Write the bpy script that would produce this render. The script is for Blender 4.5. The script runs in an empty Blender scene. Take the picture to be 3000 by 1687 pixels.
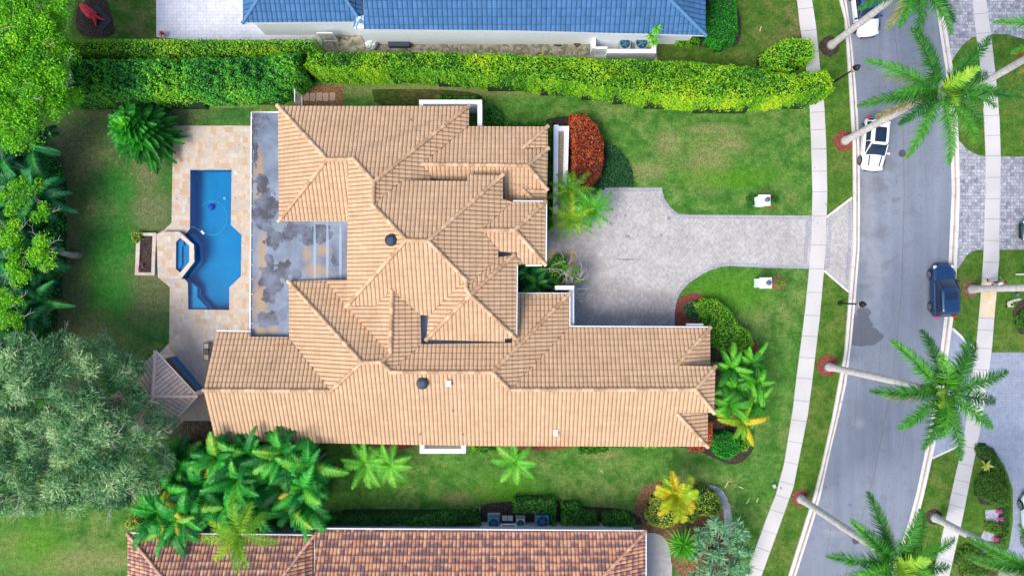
import bpy, bmesh, math, random
import numpy as np
from mathutils import Vector, Matrix
from mathutils.geometry import tessellate_polygon
R = math.radians
S = bpy.context.scene
COL = S.collection
# ------------------------------------------------------------------ camera, world, sun, exposure
H = 54.0                 # height of the drone above the ground
G = 81.0 / 3000          # metres on the ground per survey unit
cam = bpy.data.objects.new('camera', bpy.data.cameras.new('camera')); COL.objects.link(cam)
cam.location = (0, 0, H); cam.data.lens = 24; cam.data.sensor_width = 36
cam.data.clip_end = 2000; cam.data.clip_start = 0.5
S.camera = cam
w = bpy.data.worlds.new('World'); S.world = w; w.use_nodes = True
nt = w.node_tree; bg = nt.nodes['Background']
sky = nt.nodes.new('ShaderNodeTexSky'); sky.sky_type = 'NISHITA'; sky.sun_disc = False
SUNV = Vector((-0.64, -0.50, 1.15)).normalized()
sky.sun_elevation = math.asin(SUNV.z); sky.sun_rotation = math.atan2(SUNV.x, SUNV.y)
sky.air_density = 1.0; sky.dust_density = 2.5; sky.ozone_density = 1.0
nt.links.new(sky.outputs[0], bg.inputs[0]); bg.inputs[1].default_value = 0.15
sun = bpy.data.objects.new('sun', bpy.data.lights.new('sun', 'SUN')); COL.objects.link(sun)
sun.data.energy = 2.1; sun.data.angle = R(28); sun.data.color = (1.0, 0.93, 0.82)
sun.rotation_euler = SUNV.to_track_quat('Z', 'Y').to_euler(); sun.location = SUNV * 100
S.view_settings.view_transform = 'Standard'; S.view_settings.look = 'None'
S.view_settings.exposure = 0.77; S.view_settings.gamma = 1
S.render.engine = 'CYCLES'
rng = np.random.default_rng(7); random.seed(7)

# ------------------------------------------------------------------ helpers
def P(x, y, z=0.0):
    k = G * (1 - z / H)
    return Vector(((x - 1500) * k, -(y - 843.5) * k, z))
def PP(pts, z=0.0): return [P(x, y, z) for x, y in pts]

def tag(o, label=None, cat=None, group=None, kind=None):
    if label: o['label'] = label
    if cat: o['category'] = cat
    if group: o['group'] = group
    if kind: o['kind'] = kind
    return o
def thing(name, label, cat, loc=(0, 0, 0), rz=0, group=None):
    o = bpy.data.objects.new(name, None); COL.objects.link(o)
    o.empty_display_size = 0.2
    o.location = loc; o.rotation_euler = (0, 0, rz)
    return tag(o, label, cat, group)
def wloc(p):
    l = Vector((0, 0, 0))
    while p is not None: l += p.location; p = p.parent
    return l
def link(name, me, mat, parent=None, world=True):
    o = bpy.data.objects.new(name, me); COL.objects.link(o)
    if mat is not None:
        for m in (mat if isinstance(mat, list) else [mat]): me.materials.append(m)
    if parent is not None:
        o.parent = parent
        if world: o.location = -wloc(parent)
    return o
def copy_tree(o, loc=None, rz=None, label=None, scale=None, parent=None):
    c = o.copy(); COL.objects.link(c); c.parent = parent
    if loc is not None: c.location = loc
    if rz is not None: c.rotation_euler = (0, 0, rz)
    if scale is not None: c.scale = (scale,) * 3
    if label: c['label'] = label
    for ch in list(o.children): copy_tree(ch, parent=c)
    return c

class MB:
    def __init__(s): s.v = []; s.f = []; s.t = []; s.m = []
    def add(s, vs, fs, tint=0.5, mi=0):
        o = len(s.v); s.v += [tuple(v) for v in vs]
        for f in fs: s.f.append(tuple(i + o for i in f)); s.t.append(tint); s.m.append(mi)
    def box(s, c, d, rz=0, tint=.5, mi=0, taper=1.0):
        cx, cy, cz = c; dx, dy, dz = d[0] / 2, d[1] / 2, d[2] / 2
        cs, sn = math.cos(rz), math.sin(rz); vs = []
        for z, k in ((-dz, 1), (dz, taper)):
            for x, y in ((-dx, -dy), (dx, -dy), (dx, dy), (-dx, dy)):
                x *= k; y *= k
                vs.append((cx + x * cs - y * sn, cy + x * sn + y * cs, cz + z))
        s.add(vs, [(3, 2, 1, 0), (4, 5, 6, 7), (0, 1, 5, 4), (1, 2, 6, 5), (2, 3, 7, 6), (3, 0, 4, 7)], tint, mi)
    def prism(s, poly, z0, z1, tint=.5, mi=0, bottom=False):
        n = len(poly); a = sum(poly[i][0] * poly[(i + 1) % n][1] - poly[(i + 1) % n][0] * poly[i][1] for i in range(n))
        if a < 0: poly = poly[::-1]
        vs = [(p[0], p[1], z0) for p in poly] + [(p[0], p[1], z1) for p in poly]
        fs = [tuple(range(n, 2 * n))] + [(i, (i + 1) % n, n + (i + 1) % n, n + i) for i in range(n)]
        if bottom: fs.append(tuple(range(n - 1, -1, -1)))
        s.add(vs, fs, tint, mi)
    def sheet(s, poly, z, tint=.5, mi=0):
        n = len(poly); a = sum(poly[i][0] * poly[(i + 1) % n][1] - poly[(i + 1) % n][0] * poly[i][1] for i in range(n))
        if a < 0: poly = poly[::-1]
        s.add([(p[0], p[1], z) for p in poly], [tuple(range(n))], tint, mi)
    def tube(s, pts, rad, n=8, caps=True, tint=.5, mi=0, flat=1.0):
        pts = [Vector(p) for p in pts]
        if not hasattr(rad, '__len__'): rad = [rad] * len(pts)
        vs = []; up0 = Vector((0, 0, 1))
        for i, p in enumerate(pts):
            d = (pts[min(i + 1, len(pts) - 1)] - pts[max(i - 1, 0)])
            if d.length < 1e-9: d = Vector((0, 0, 1))
            d.normalize()
            a = d.cross(up0 if abs(d.z) < .95 else Vector((1, 0, 0))).normalized(); b = a.cross(d).normalized()
            for k in range(n):
                t = 2 * math.pi * k / n
                vs.append(p + a * math.cos(t) * rad[i] + b * math.sin(t) * rad[i] * flat)
        fs = []
        for i in range(len(pts) - 1):
            for k in range(n):
                k2 = (k + 1) % n
                fs.append((i * n + k, (i + 1) * n + k, (i + 1) * n + k2, i * n + k2))
        if caps:
            fs.append(tuple(range(n))); fs.append(tuple((len(pts) - 1) * n + k for k in range(n - 1, -1, -1)))
        s.add(vs, fs, tint, mi)
    def lathe(s, prof, c, n=16, tint=.5, mi=0):
        vs = []
        for r, z in prof:
            for k in range(n):
                t = 2 * math.pi * k / n; vs.append((c[0] + r * math.cos(t), c[1] + r * math.sin(t), c[2] + z))
        fs = []
        for i in range(len(prof) - 1):
            for k in range(n):
                k2 = (k + 1) % n; fs.append((i * n + k, i * n + k2, (i + 1) * n + k2, (i + 1) * n + k))
        fs.append(tuple((len(prof) - 1) * n + k for k in range(n)))
        s.add(vs, fs, tint, mi)
    def build(s, name, mat, parent=None, smooth=False, world=True):
        me = bpy.data.meshes.new(name); me.from_pydata(s.v, [], s.f)
        if any(s.m): me.polygons.foreach_set('material_index', s.m)
        a = me.attributes.new('tint', 'FLOAT', 'FACE'); a.data.foreach_set('value', s.t)
        if smooth: me.polygons.foreach_set('use_smooth', [True] * len(me.polygons))
        me.update()
        return link(name, me, mat, parent, world)

def fill(name, outer, holes, z, mat, kind='structure', parent=None):
    loops = [[Vector((p[0], p[1], 0)) for p in l] for l in [outer] + holes]
    tris = tessellate_polygon(loops); vs = [(p.x, p.y, z) for l in loops for p in l]
    fs = []
    for t in tris:
        a, b, c = (Vector(vs[i]) for i in t)
        fs.append(t if (b - a).cross(c - a).z > 0 else t[::-1])
    me = bpy.data.meshes.new(name); me.from_pydata(vs, [], fs); me.update()
    o = link(name, me, mat, parent)
    if kind: o['kind'] = kind
    return o

# ------------------------------------------------------------------ node helper
class NM:
    def __init__(s, name, rough=.8, spec=.3):
        s.mat = bpy.data.materials.new(name); s.mat.use_nodes = True
        s.nt = s.mat.node_tree; s.b = s.nt.nodes['Principled BSDF']
        s.b.inputs['Roughness'].default_value = rough
        s.b.inputs['Specular IOR Level'].default_value = spec
        s.co = None
    def new(s, t): return s.nt.nodes.new(t)
    def put(s, sock, v):
        if v is None: return
        if isinstance(v, (int, float)): sock.default_value = v
        elif isinstance(v, (tuple, list)):
            sock.default_value = (*v, 1) if len(v) == 3 and sock.type == 'RGBA' else v
        else: s.nt.links.new(v, sock)
    def xyz(s):
        if s.co is None: s.co = s.new('ShaderNodeTexCoord').outputs['Object']
        return s.co
    def uv(s): return s.new('ShaderNodeTexCoord').outputs['UV']
    def attr(s, n='tint'):
        a = s.new('ShaderNodeAttribute'); a.attribute_name = n; return a.outputs['Fac']
    def math(s, op, a, b=None, c=None, clamp=False):
        n = s.new('ShaderNodeMath'); n.operation = op; n.use_clamp = clamp
        for i, v in enumerate((a, b, c)): s.put(n.inputs[i], v)
        return n.outputs[0]
    def vm(s, op, a, b=None):
        n = s.new('ShaderNodeVectorMath'); n.operation = op
        s.put(n.inputs[0], a)
        if b is not None: s.put(n.inputs[1], b)
        return n.outputs['Value'] if op in ('LENGTH', 'DISTANCE', 'DOT_PRODUCT') else n.outputs[0]
    def noise(s, scale, detail=3, rough=.6, vec=None, out='Fac'):
        n = s.new('ShaderNodeTexNoise'); n.inputs['Scale'].default_value = scale
        n.inputs['Detail'].default_value = detail; n.inputs['Roughness'].default_value = rough
        s.nt.links.new(vec or s.xyz(), n.inputs['Vector']); return n.outputs[out]
    def white(s, vec):
        n = s.new('ShaderNodeTexWhiteNoise'); n.noise_dimensions = '3D'; s.nt.links.new(vec, n.inputs['Vector']); return n.outputs['Value']
    def rng(s, v, a, b, c=0., d=1.):
        n = s.new('ShaderNodeMapRange'); n.clamp = True
        s.put(n.inputs[0], v); n.inputs[1].default_value = a; n.inputs[2].default_value = b
        n.inputs[3].default_value = c; n.inputs[4].default_value = d; return n.outputs[0]
    def mix(s, f, a, b, mode='MIX'):
        n = s.new('ShaderNodeMix'); n.data_type = 'RGBA'; n.blend_type = mode
        s.put(n.inputs[0], f); s.put(n.inputs[6], a); s.put(n.inputs[7], b); return n.outputs[2]
    def ramp(s, v, stops, interp='LINEAR'):
        n = s.new('ShaderNodeValToRGB'); n.color_ramp.interpolation = interp
        e = n.color_ramp.elements
        while len(e) < len(stops): e.new(.5)
        for i, (p, c) in enumerate(stops): e[i].position = p; e[i].color = (*c, 1)
        s.put(n.inputs[0], v); return n.outputs[0]
    def sep(s, v):
        n = s.new('ShaderNodeSeparateXYZ'); s.nt.links.new(v, n.inputs[0]); return n.outputs
    def comb(s, x=0, y=0, z=0):
        n = s.new('ShaderNodeCombineXYZ')
        for i, v in enumerate((x, y, z)): s.put(n.inputs[i], v)
        return n.outputs[0]
    def blobs(s, pts, nscale=.8, namp=.6, soft=.12, z=0.):
        m = None; v = s.xyz()
        for (x, y, rx, ry) in pts:
            c = P(x, y, z); k = G * (1 - z / H)
            d = s.vm('SUBTRACT', v, (c.x, c.y, 0)); d = s.vm('MULTIPLY', d, (1 / (rx * k), 1 / (ry * k), 0))
            l = s.vm('LENGTH', d); m = l if m is None else s.math('MINIMUM', m, l)
        m = s.math('ADD', m, s.math('MULTIPLY', s.math('SUBTRACT', s.noise(nscale, 5, .65), .5), namp * 2))
        return s.rng(m, 1 + soft, 1 - soft)
    def bump(s, h, st=.3, dist=.03):
        n = s.new('ShaderNodeBump'); n.inputs['Strength'].default_value = st; n.inputs['Distance'].default_value = dist
        s.put(n.inputs['Height'], h); s.nt.links.new(n.outputs[0], s.b.inputs['Normal'])
    def col(s, c): s.put(s.b.inputs['Base Color'], c); return s.mat

def plain(name, c, rough=.6, metal=0, spec=.4, var=.12, scale=6, coat=0):
    m = NM(name, rough, spec); n = m.noise(scale, 4)
    k = m.rng(n, .3, .7, 1 - var, 1 + var)
    cc = m.mix(1, c, m.comb(k, k, k), 'MULTIPLY'); m.col(cc)
    m.b.inputs['Metallic'].default_value = metal
    if coat: m.b.inputs['Coat Weight'].default_value = coat
    return m.mat
def leafmat(name, cols, trans=.25, rough=.5):
    m = NM(name, rough, .35)
    t = m.attr(); st = [(i / (len(cols) - 1), c) for i, c in enumerate(cols)]
    c = m.ramp(t, st); m.col(c)
    tr = m.new('ShaderNodeBsdfTranslucent'); m.put(tr.inputs[0], c)
    mx = m.new('ShaderNodeMixShader'); mx.inputs[0].default_value = trans
    out = m.nt.nodes['Material Output']
    m.nt.links.new(m.b.outputs[0], mx.inputs[1]); m.nt.links.new(tr.outputs[0], mx.inputs[2]); m.nt.links.new(mx.outputs[0], out.inputs[0])
    return m.mat

# ------------------------------------------------------------------ materials
def mat_grass(name, ca, cb, dry, dryblobs=None, amt=.5, lush=None):
    m = NM(name, .9, .15)
    fine = m.noise(9, 5, .8); mid = m.noise(.9, 4, .65); big = m.noise(.16, 3, .55); grit = m.noise(28, 3, .9)
    c = m.mix(m.rng(mid, .35, .65), ca, cb)
    f = m.math('MULTIPLY', m.rng(m.math('ADD', m.math('MULTIPLY', big, .55), m.math('MULTIPLY', mid, .45)), .49, .62), amt)
    if dryblobs: f = m.math('MAXIMUM', f, m.math('MULTIPLY', m.blobs(dryblobs, .9, .55, .45), .8))
    f = m.math('MULTIPLY', f, m.rng(fine, .30, .60, .35, 1.0))
    c = m.mix(f, c, dry)
    if lush: c = m.mix(m.math('MULTIPLY', m.blobs(lush[0], .7, .6, .5), .75), c, lush[1])
    k = m.math('MULTIPLY', m.math('MULTIPLY', m.rng(fine, .28, .72, .45, 1.6), m.rng(m.noise(2.6, 4, .85), .33, .67, .66, 1.36)), m.rng(grit, .3, .7, .6, 1.4))
    c = m.mix(1, c, m.comb(k, k, k), 'MULTIPLY')
    m.bump(m.math('ADD', fine, grit), .9, .07)
    return m.col(c)
M = {}
M['lawn'] = mat_grass('lawn_grass', (.042, .145, .018), (.105, .245, .040), (.26, .25, .10),
    [(1300, 265, 320, 22), (2075, 480, 60, 70), (2250, 60, 80, 120), (1430, 1440, 30, 26), (1760, 1330, 60, 15), (190, 1640, 160, 40), (1960, 420, 40, 40), (650, 330, 150, 25), (2140, 420, 50, 30), (1900, 500, 60, 26), (2090, 380, 80, 16), (60, 1600, 60, 40), (330, 1640, 60, 30), (1350, 1460, 50, 20)], .46,
    ([(1480, 1440, 90, 40), (2020, 1000, 30, 30), (100, 1600, 80, 60), (2150, 520, 150, 30), (2130, 860, 110, 60)], (.075, .24, .012)))
M['lawn_back'] = mat_grass('back_lawn_grass', (.030, .13, .022), (.065, .18, .032), (.20, .185, .095),
    [(190, 800, 62, 330), (220, 450, 90, 110), (430, 860, 80, 80), (380, 330, 200, 30), (300, 620, 60, 80), (240, 1000, 110, 90), (440, 620, 60, 60), (430, 470, 40, 110)], .70,
    ([(330, 560, 60, 60), (330, 700, 70, 110), (340, 860, 60, 60)], (.030, .21, .024)))
M['verge'] = mat_grass('verge_grass', (.05, .135, .014), (.09, .19, .022), (.19, .18, .06), None, .5)

def mat_paver(name, c1, c2, line, kind='herring', damp=None, dampc=None, damp2=None):
    m = NM(name, .75, .3); v = m.xyz(); x, y, z = m.sep(v)
    if kind == 'herring':
        tri = m.math('PINGPONG', x, .17)
        u = m.math('ADD', y, tri); fr = m.math('FRACT', m.math('DIVIDE', u, .17))
        l1 = m.rng(m.math('ABSOLUTE', m.math('SUBTRACT', fr, .5)), .30, .46)
        idx = m.comb(m.math('FLOOR', m.math('DIVIDE', u, .17)), m.math('FLOOR', m.math('DIVIDE', x, .17)), 0)
        w_ = m.white(idx)
    else:
        b = m.new('ShaderNodeTexBrick'); m.nt.links.new(v, b.inputs['Vector'])
        sc = {'cobble': (.34, .26), 'soldier': (.12, .24), 'small': (.26, .2)}[kind]
        b.inputs['Scale'].default_value = 1; b.inputs['Brick Width'].default_value = sc[0]; b.inputs['Row Height'].default_value = sc[1]
        b.inputs['Mortar Size'].default_value = .018; b.inputs['Mortar Smooth'].default_value = .3
        b.inputs['Color1'].default_value = (0, 0, 0, 1); b.inputs['Color2'].default_value = (1, 1, 1, 1)
        b.squash = .7; b.squash_frequency = 2; b.offset = .4
        l1 = b.outputs['Fac']; w_ = b.outputs['Color']
        vr = m.new('ShaderNodeTexVoronoi'); vr.inputs['Scale'].default_value = 3.3; m.nt.links.new(v, vr.inputs['Vector'])
        w_ = m.math('ADD', m.math('MULTIPLY', w_, .6), m.math('MULTIPLY', m.sep(vr.outputs['Color'])[0], .5))
    c = m.mix(w_, c1, c2)
    n1 = m.noise(.35, 4, .6); n2 = m.noise(2.4, 4, .7)
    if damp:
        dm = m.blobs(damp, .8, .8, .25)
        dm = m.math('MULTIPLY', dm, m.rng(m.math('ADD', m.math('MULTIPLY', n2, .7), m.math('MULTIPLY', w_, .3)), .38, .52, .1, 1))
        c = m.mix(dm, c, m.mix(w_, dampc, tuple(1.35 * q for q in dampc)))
    c = m.mix(m.math('MULTIPLY', l1, .65), c, line)
    k = m.math('MULTIPLY', m.rng(n1, .3, .7, .86, 1.12), m.rng(n2, .3, .7, .88, 1.1))
    c = m.mix(1, c, m.comb(k, k, k), 'MULTIPLY')
    if damp2: c = m.mix(m.math('MULTIPLY', m.blobs(damp2, 1.6, .9, .3), .45), c, (.07, .07, .07))
    m.bump(l1, -.4, .01)
    return m.col(c)
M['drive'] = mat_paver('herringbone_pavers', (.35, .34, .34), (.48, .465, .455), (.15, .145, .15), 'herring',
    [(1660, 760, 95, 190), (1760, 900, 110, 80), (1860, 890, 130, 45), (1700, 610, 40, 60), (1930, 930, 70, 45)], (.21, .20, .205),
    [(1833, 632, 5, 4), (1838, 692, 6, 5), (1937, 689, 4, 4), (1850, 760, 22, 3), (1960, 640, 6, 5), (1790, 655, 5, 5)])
M['drive_border'] = mat_paver('soldier_course_pavers', (.30, .30, .35), (.40, .40, .45), (.16, .16, .18), 'soldier')
M['cobble'] = mat_paver('cobble_pavers', (.15, .16, .195), (.44, .45, .50), (.15, .15, .19), 'cobble')
M['north_paving'] = mat_paver('white_stone_paving', (.50, .52, .60), (.58, .59, .66), (.34, .36, .43), 'cobble')

def mat_travertine():
    m = NM('travertine', .6, .35); v = m.xyz()
    def brick(w_, h_, off, fr=2, sq=1., seedv=(0, 0, 0)):
        b = m.new('ShaderNodeTexBrick'); m.nt.links.new(m.vm('ADD', v, seedv), b.inputs['Vector'])
        b.inputs['Scale'].default_value = 1; b.inputs['Brick Width'].default_value = w_; b.inputs['Row Height'].default_value = h_
        b.inputs['Mortar Size'].default_value = .010; b.inputs['Mortar Smooth'].default_value = .4; b.offset = off; b.squash = sq; b.squash_frequency = fr
        b.inputs['Color1'].default_value = (0, 0, 0, 1); b.inputs['Color2'].default_value = (1, 1, 1, 1)
        return b.outputs['Color'], b.outputs['Fac']
    a, la = brick(.62, .41, .33, 2, .62); b_, lb = brick(.41, .62, .5, 3, .7, (3.1, 7.7, 0))
    sel = m.rng(m.noise(.7, 1), .49, .51)
    ch = m.mix(sel, a, b_); ln = m.math('MAXIMUM', m.math('MULTIPLY', la, m.math('SUBTRACT', 1, sel)), m.math('MULTIPLY', lb, sel))
    t = m.math('ADD', m.math('MULTIPLY', m.sep(ch)[0], .62), m.math('MULTIPLY', m.noise(1.1, 4, .7), .45))
    c = m.ramp(t, [(.15, (.42, .27, .16)), (.32, (.44, .34, .25)), (.5, (.50, .42, .34)), (.68, (.38, .345, .31)), (.9, (.54, .49, .44))])
    st = m.noise(6, 4, .8); c = m.mix(m.rng(st, .52, .75, 0, .30), c, (.50, .36, .22))
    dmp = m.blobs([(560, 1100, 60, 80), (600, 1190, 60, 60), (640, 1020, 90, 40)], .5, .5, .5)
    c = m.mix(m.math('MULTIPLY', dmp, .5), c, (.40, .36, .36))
    c = m.mix(m.math('MULTIPLY', ln, .45), c, (.36, .28, .20)); m.bump(ln, -.4, .01)
    return m.col(c)
M['travertine'] = mat_travertine()

def mat_asphalt():
    m = NM('asphalt', .85, .25); v = m.xyz()
    g = m.noise(14, 4, .8); big = m.noise(.12, 3, .5)
    st = m.new('ShaderNodeMapping'); st.inputs['Scale'].default_value = (1.2, .09, 1); m.nt.links.new(v, st.inputs[0])
    lanes = m.noise(1, 3, .5, vec=st.outputs[0])
    c = m.mix(m.rng(m.math('ADD', m.math('MULTIPLY', big, .4), m.math('MULTIPLY', lanes, .6)), .35, .65), (.15, .175, .225), (.21, .24, .30))
    k = m.rng(g, .25, .75, .74, 1.26); c = m.mix(1, c, m.comb(k, k, k), 'MULTIPLY')
    wet = m.blobs([(2520, 960, 34, 42), (2545, 985, 40, 26), (2520, 1000, 36, 14), (2530, 915, 20, 14)], .9, .55, .05)
    c = m.mix(m.math('MULTIPLY', wet, .72), c, (.07, .075, .095))
    wet2 = m.blobs([(2600, 482, 26, 22), (2555, 545, 44, 24), (2525, 620, 26, 60), (2560, 680, 40, 20), (2527, 838, 20, 8), (2625, 585, 14, 8), (2565, 330, 14, 8)], 1.3, 1.1, .25)
    c = m.mix(m.math('MULTIPLY', wet2, .42), c, (.12, .115, .12))
    lt = m.blobs([(2545, 640, 22, 120), (2532, 720, 12, 60), (2512, 1240, 18, 14), (2437, 1560, 30, 12), (2560, 800, 30, 90)], 1.1, 1.3, .5)
    c = m.mix(m.math('MULTIPLY', lt, .35), c, (.36, .37, .40))
    c = m.mix(m.math('MULTIPLY', m.rng(m.noise(.8, 6, .75), .50, .66), .42), c, (.13, .135, .155)); spots = m.rng(m.noise(5.5, 2, .5), .68, .71); c = m.mix(m.math('MULTIPLY', spots, .4), c, (.10, .105, .12))
    m.bump(g, .4, .01); return m.col(c)
M['asphalt'] = mat_asphalt()
def mat_concrete(name, c, stain=(.35, .28, .22), amt=.35, joint=None):
    m = NM(name, .8, .25); n = m.noise(1.2, 4, .7); g = m.noise(18, 3, .8)
    cc = m.mix(m.rng(n, .5, .72, 0, amt), c, stain)
    k = m.math('MULTIPLY', m.rng(g, .3, .7, .92, 1.08), m.rng(m.noise(.3, 2), .3, .7, .9, 1.08))
    cc = m.mix(1, cc, m.comb(k, k, k), 'MULTIPLY'); m.bump(g, .3, .005); return m.col(cc)
M['sidewalk'] = mat_concrete('sidewalk_concrete', (.50, .485, .49), (.46, .42, .40), .3)
M['kerb'] = mat_concrete('kerb_concrete', (.60, .58, .57), (.42, .33, .25), .55)
M['gutterline'] = mat_concrete('gutter_stain_concrete', (.34, .27, .22), (.12, .11, .12), .9)
M['joint'] = plain('joint_dark', (.16, .14, .13))
M['concrete'] = mat_concrete('grey_concrete', (.42, .42, .42), (.25, .24, .22), .5)
def mat_ground(name, c1, c2, c3, sc=6):
    m = NM(name, .95, .1); n = m.noise(sc, 5, .8); v = m.new('ShaderNodeTexVoronoi'); v.inputs['Scale'].default_value = sc * 2.2
    m.nt.links.new(m.xyz(), v.inputs['Vector'])
    t = m.math('ADD', m.math('MULTIPLY', n, .6), m.math('MULTIPLY', m.sep(v.outputs['Color'])[0], .4))
    c = m.ramp(t, [(.2, c1), (.5, c2), (.8, c3)]); m.bump(t, .8, .04); return m.col(c)
M['mulch_red'] = mat_ground('red_mulch', (.07, .018, .012), (.20, .055, .04), (.30, .12, .08), 9)
M['mulch_dark'] = mat_ground('dark_mulch', (.012, .010, .010), (.045, .035, .03), (.12, .09, .07), 8)
M['mulch_brown'] = mat_ground('brown_mulch', (.05, .03, .018), (.17, .095, .05), (.34, .21, .11), 7)
M['dirt'] = mat_ground('grey_dirt', (.07, .10, .03), (.24, .22, .17), (.40, .37, .31), 2.2)
M['gravel'] = mat_ground('river_gravel', (.17, .11, .06), (.36, .27, .17), (.60, .52, .40), 10)
M['gravel_grey'] = mat_ground('grey_gravel', (.10, .11, .15), (.32, .34, .40), (.6, .6, .66), 9)

def mat_tiles(name, cols, stain, stainamt, var=.10, flame=None, rough=.75, joint=.80):
    m = NM(name, rough, .25); uv = m.uv(); u, v, _ = m.sep(uv)
    idx = m.comb(m.math('FLOOR', u), m.math('FLOOR', m.math('ADD', v, .001)), 0); w_ = m.white(idx)
    c = m.ramp(w_, [(i / (len(cols) - 1), q) for i, q in enumerate(cols)])
    if flame:
        fv = m.math('FRACT', v); w2 = m.white(m.vm('ADD', idx, (7, 3, 1)))
        t = m.math('ADD', fv, m.math('ADD', m.math('MULTIPLY', m.math('SUBTRACT', w2, .5), .9), m.math('MULTIPLY', m.math('SUBTRACT', m.noise(5, 4, .7), .5), 1.1)))
        c = m.mix(m.rng(t, .35, .75), c, flame)
    st = m.math('ADD', m.math('MULTIPLY', m.noise(.45, 4, .6), .55), m.math('MULTIPLY', m.noise(5, 4, .8), .45))
    c = m.mix(m.rng(st, .5, .68, 0, stainamt), c, stain)
    k = m.math('MULTIPLY', m.rng(m.noise(1.6, 4, .7), .3, .7, 1 - var, 1 + var), m.rng(m.noise(22, 2, .7), .3, .7, .94, 1.06))
    c = m.mix(1, c, m.comb(k, k, k), 'MULTIPLY')
    # joint dirt plus painted shade between the barrels and under every course butt
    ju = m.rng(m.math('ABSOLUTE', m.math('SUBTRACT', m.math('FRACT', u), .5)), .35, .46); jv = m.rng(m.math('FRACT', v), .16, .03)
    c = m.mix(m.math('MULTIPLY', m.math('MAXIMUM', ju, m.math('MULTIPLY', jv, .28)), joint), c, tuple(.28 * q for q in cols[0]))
    return m.col(c)
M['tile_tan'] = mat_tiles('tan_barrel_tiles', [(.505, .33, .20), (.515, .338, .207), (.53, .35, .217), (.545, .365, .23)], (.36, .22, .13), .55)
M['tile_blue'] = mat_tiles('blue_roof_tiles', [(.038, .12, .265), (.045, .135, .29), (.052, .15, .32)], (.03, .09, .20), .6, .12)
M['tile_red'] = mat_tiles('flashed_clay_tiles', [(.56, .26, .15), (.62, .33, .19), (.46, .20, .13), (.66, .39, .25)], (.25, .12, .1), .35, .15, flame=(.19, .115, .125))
def capmat(name, a, b):
    m = NM(name, .75, .25); c = m.mix(m.attr(), a, b); c = m.mix(m.rng(m.noise(4, 4, .7), .5, .72, 0, .4), c, tuple(.55 * q for q in a)); return m.col(c)
M['cap_tan'] = capmat('tan_ridge_caps', (.38, .23, .13), (.66, .44, .28))
M['cap_blue'] = plain('blue_ridge_caps', (.07, .18, .35), .7, var=.1)
M['cap_red'] = capmat('clay_ridge_caps', (.42, .22, .16), (.72, .44, .29))
M['white'] = plain('white_paint', (.80, .80, .82), .55, var=.05)
M['stucco_white'] = plain('white_stucco', (.78, .85, .92), .8, var=.06)
M['stucco_cream'] = plain('cream_stucco', (.62, .56, .46), .85, var=.06)
M['stucco_grey'] = plain('grey_stucco', (.40, .44, .50), .85, var=.08)
M['dark'] = plain('black_metal', (.012, .013, .018), .4)
M['darkgrey'] = plain('dark_plastic', (.035, .045, .07), .5)
M['flash'] = plain('valley_flashing', (.10, .055, .035), .8)
def mat_flat():
    m = NM('bitumen_flat_roof', .55, .35); v = m.xyz()
    c = m.mix(m.rng(m.noise(.5, 4, .6), .35, .65), (.10, .13, .185), (.20, .25, .32))
    tan = m.blobs([(760, 500, 14, 60), (765, 580, 16, 40), (770, 750, 12, 80), (765, 880, 20, 60), (950, 735, 20, 14), (800, 965, 16, 12), (900, 745, 12, 20), (765, 970, 20, 14), (930, 790, 30, 20)], 1.4, 1.0, .5, 3)
    c = m.mix(m.math('MULTIPLY', tan, .75), c, (.34, .22, .10))
    blk = m.blobs([(790, 600, 30, 40), (765, 350, 26, 24), (770, 540, 20, 30), (850, 680, 22, 26), (915, 695, 34, 24), (935, 670, 30, 12), (800, 700, 24, 30), (795, 820, 34, 36), (835, 790, 20, 30), (790, 935, 36, 22), (830, 925, 12, 20), (985, 760, 14, 24), (860, 665, 30, 8), (755, 640, 16, 16), (790, 760, 12, 20), (750, 450, 8, 40), (745, 400, 12, 60), (770, 620, 26, 60), (880, 675, 50, 16), (955, 690, 26, 14), (790, 860, 20, 30), (870, 800, 14, 16)], 1.7, 1.25, .03, 3)
    soft = m.rng(m.noise(.9, 3), .4, .62)
    c = m.mix(blk, c, m.mix(soft, (.045, .05, .065), (.13, .15, .21)))
    x, y, _ = m.sep(v)
    fr = m.math('FRACT', m.math('DIVIDE', x, .98)); ln = m.rng(m.math('ABSOLUTE', m.math('SUBTRACT', fr, .5)), .02, .005)
    c = m.mix(m.math('MULTIPLY', ln, .5), c, (.12, .14, .17))
    pat = m.blobs([(923, 740, 4, 90), (960, 740, 4, 90), (998, 740, 4, 90)], 3, .25, .1, 3)
    c = m.mix(m.math('MULTIPLY', pat, .7), c, (.27, .37, .48))
    return m.col(c)
M['flat'] = mat_flat()
M['wood'] = plain('weathered_wood', (.30, .19, .11), .8, var=.3)
M['bark'] = plain('bark_grey', (.30, .27, .23), .9, var=.35, scale=3)
M['twig'] = plain('pale_twigs', (.42, .38, .33), .9, var=.2)
def mat_palmtrunk():
    m = NM('palm_trunk_grey', .85, .2); x, y, z = m.sep(m.xyz())
    r = m.noise(3.2, 3, .6, vec=m.comb(m.math('MULTIPLY', x, .3), m.math('MULTIPLY', y, .3), m.math('MULTIPLY', z, 2.2)))
    c = m.mix(m.rng(r, .4, .62), (.60, .58, .58), (.47, .43, .41))
    c = m.mix(m.rng(m.noise(2.5, 4, .7), .52, .7, 0, .45), c, (.25, .26, .22)); return m.col(c)
M['palmtrunk'] = mat_palmtrunk()
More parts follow.
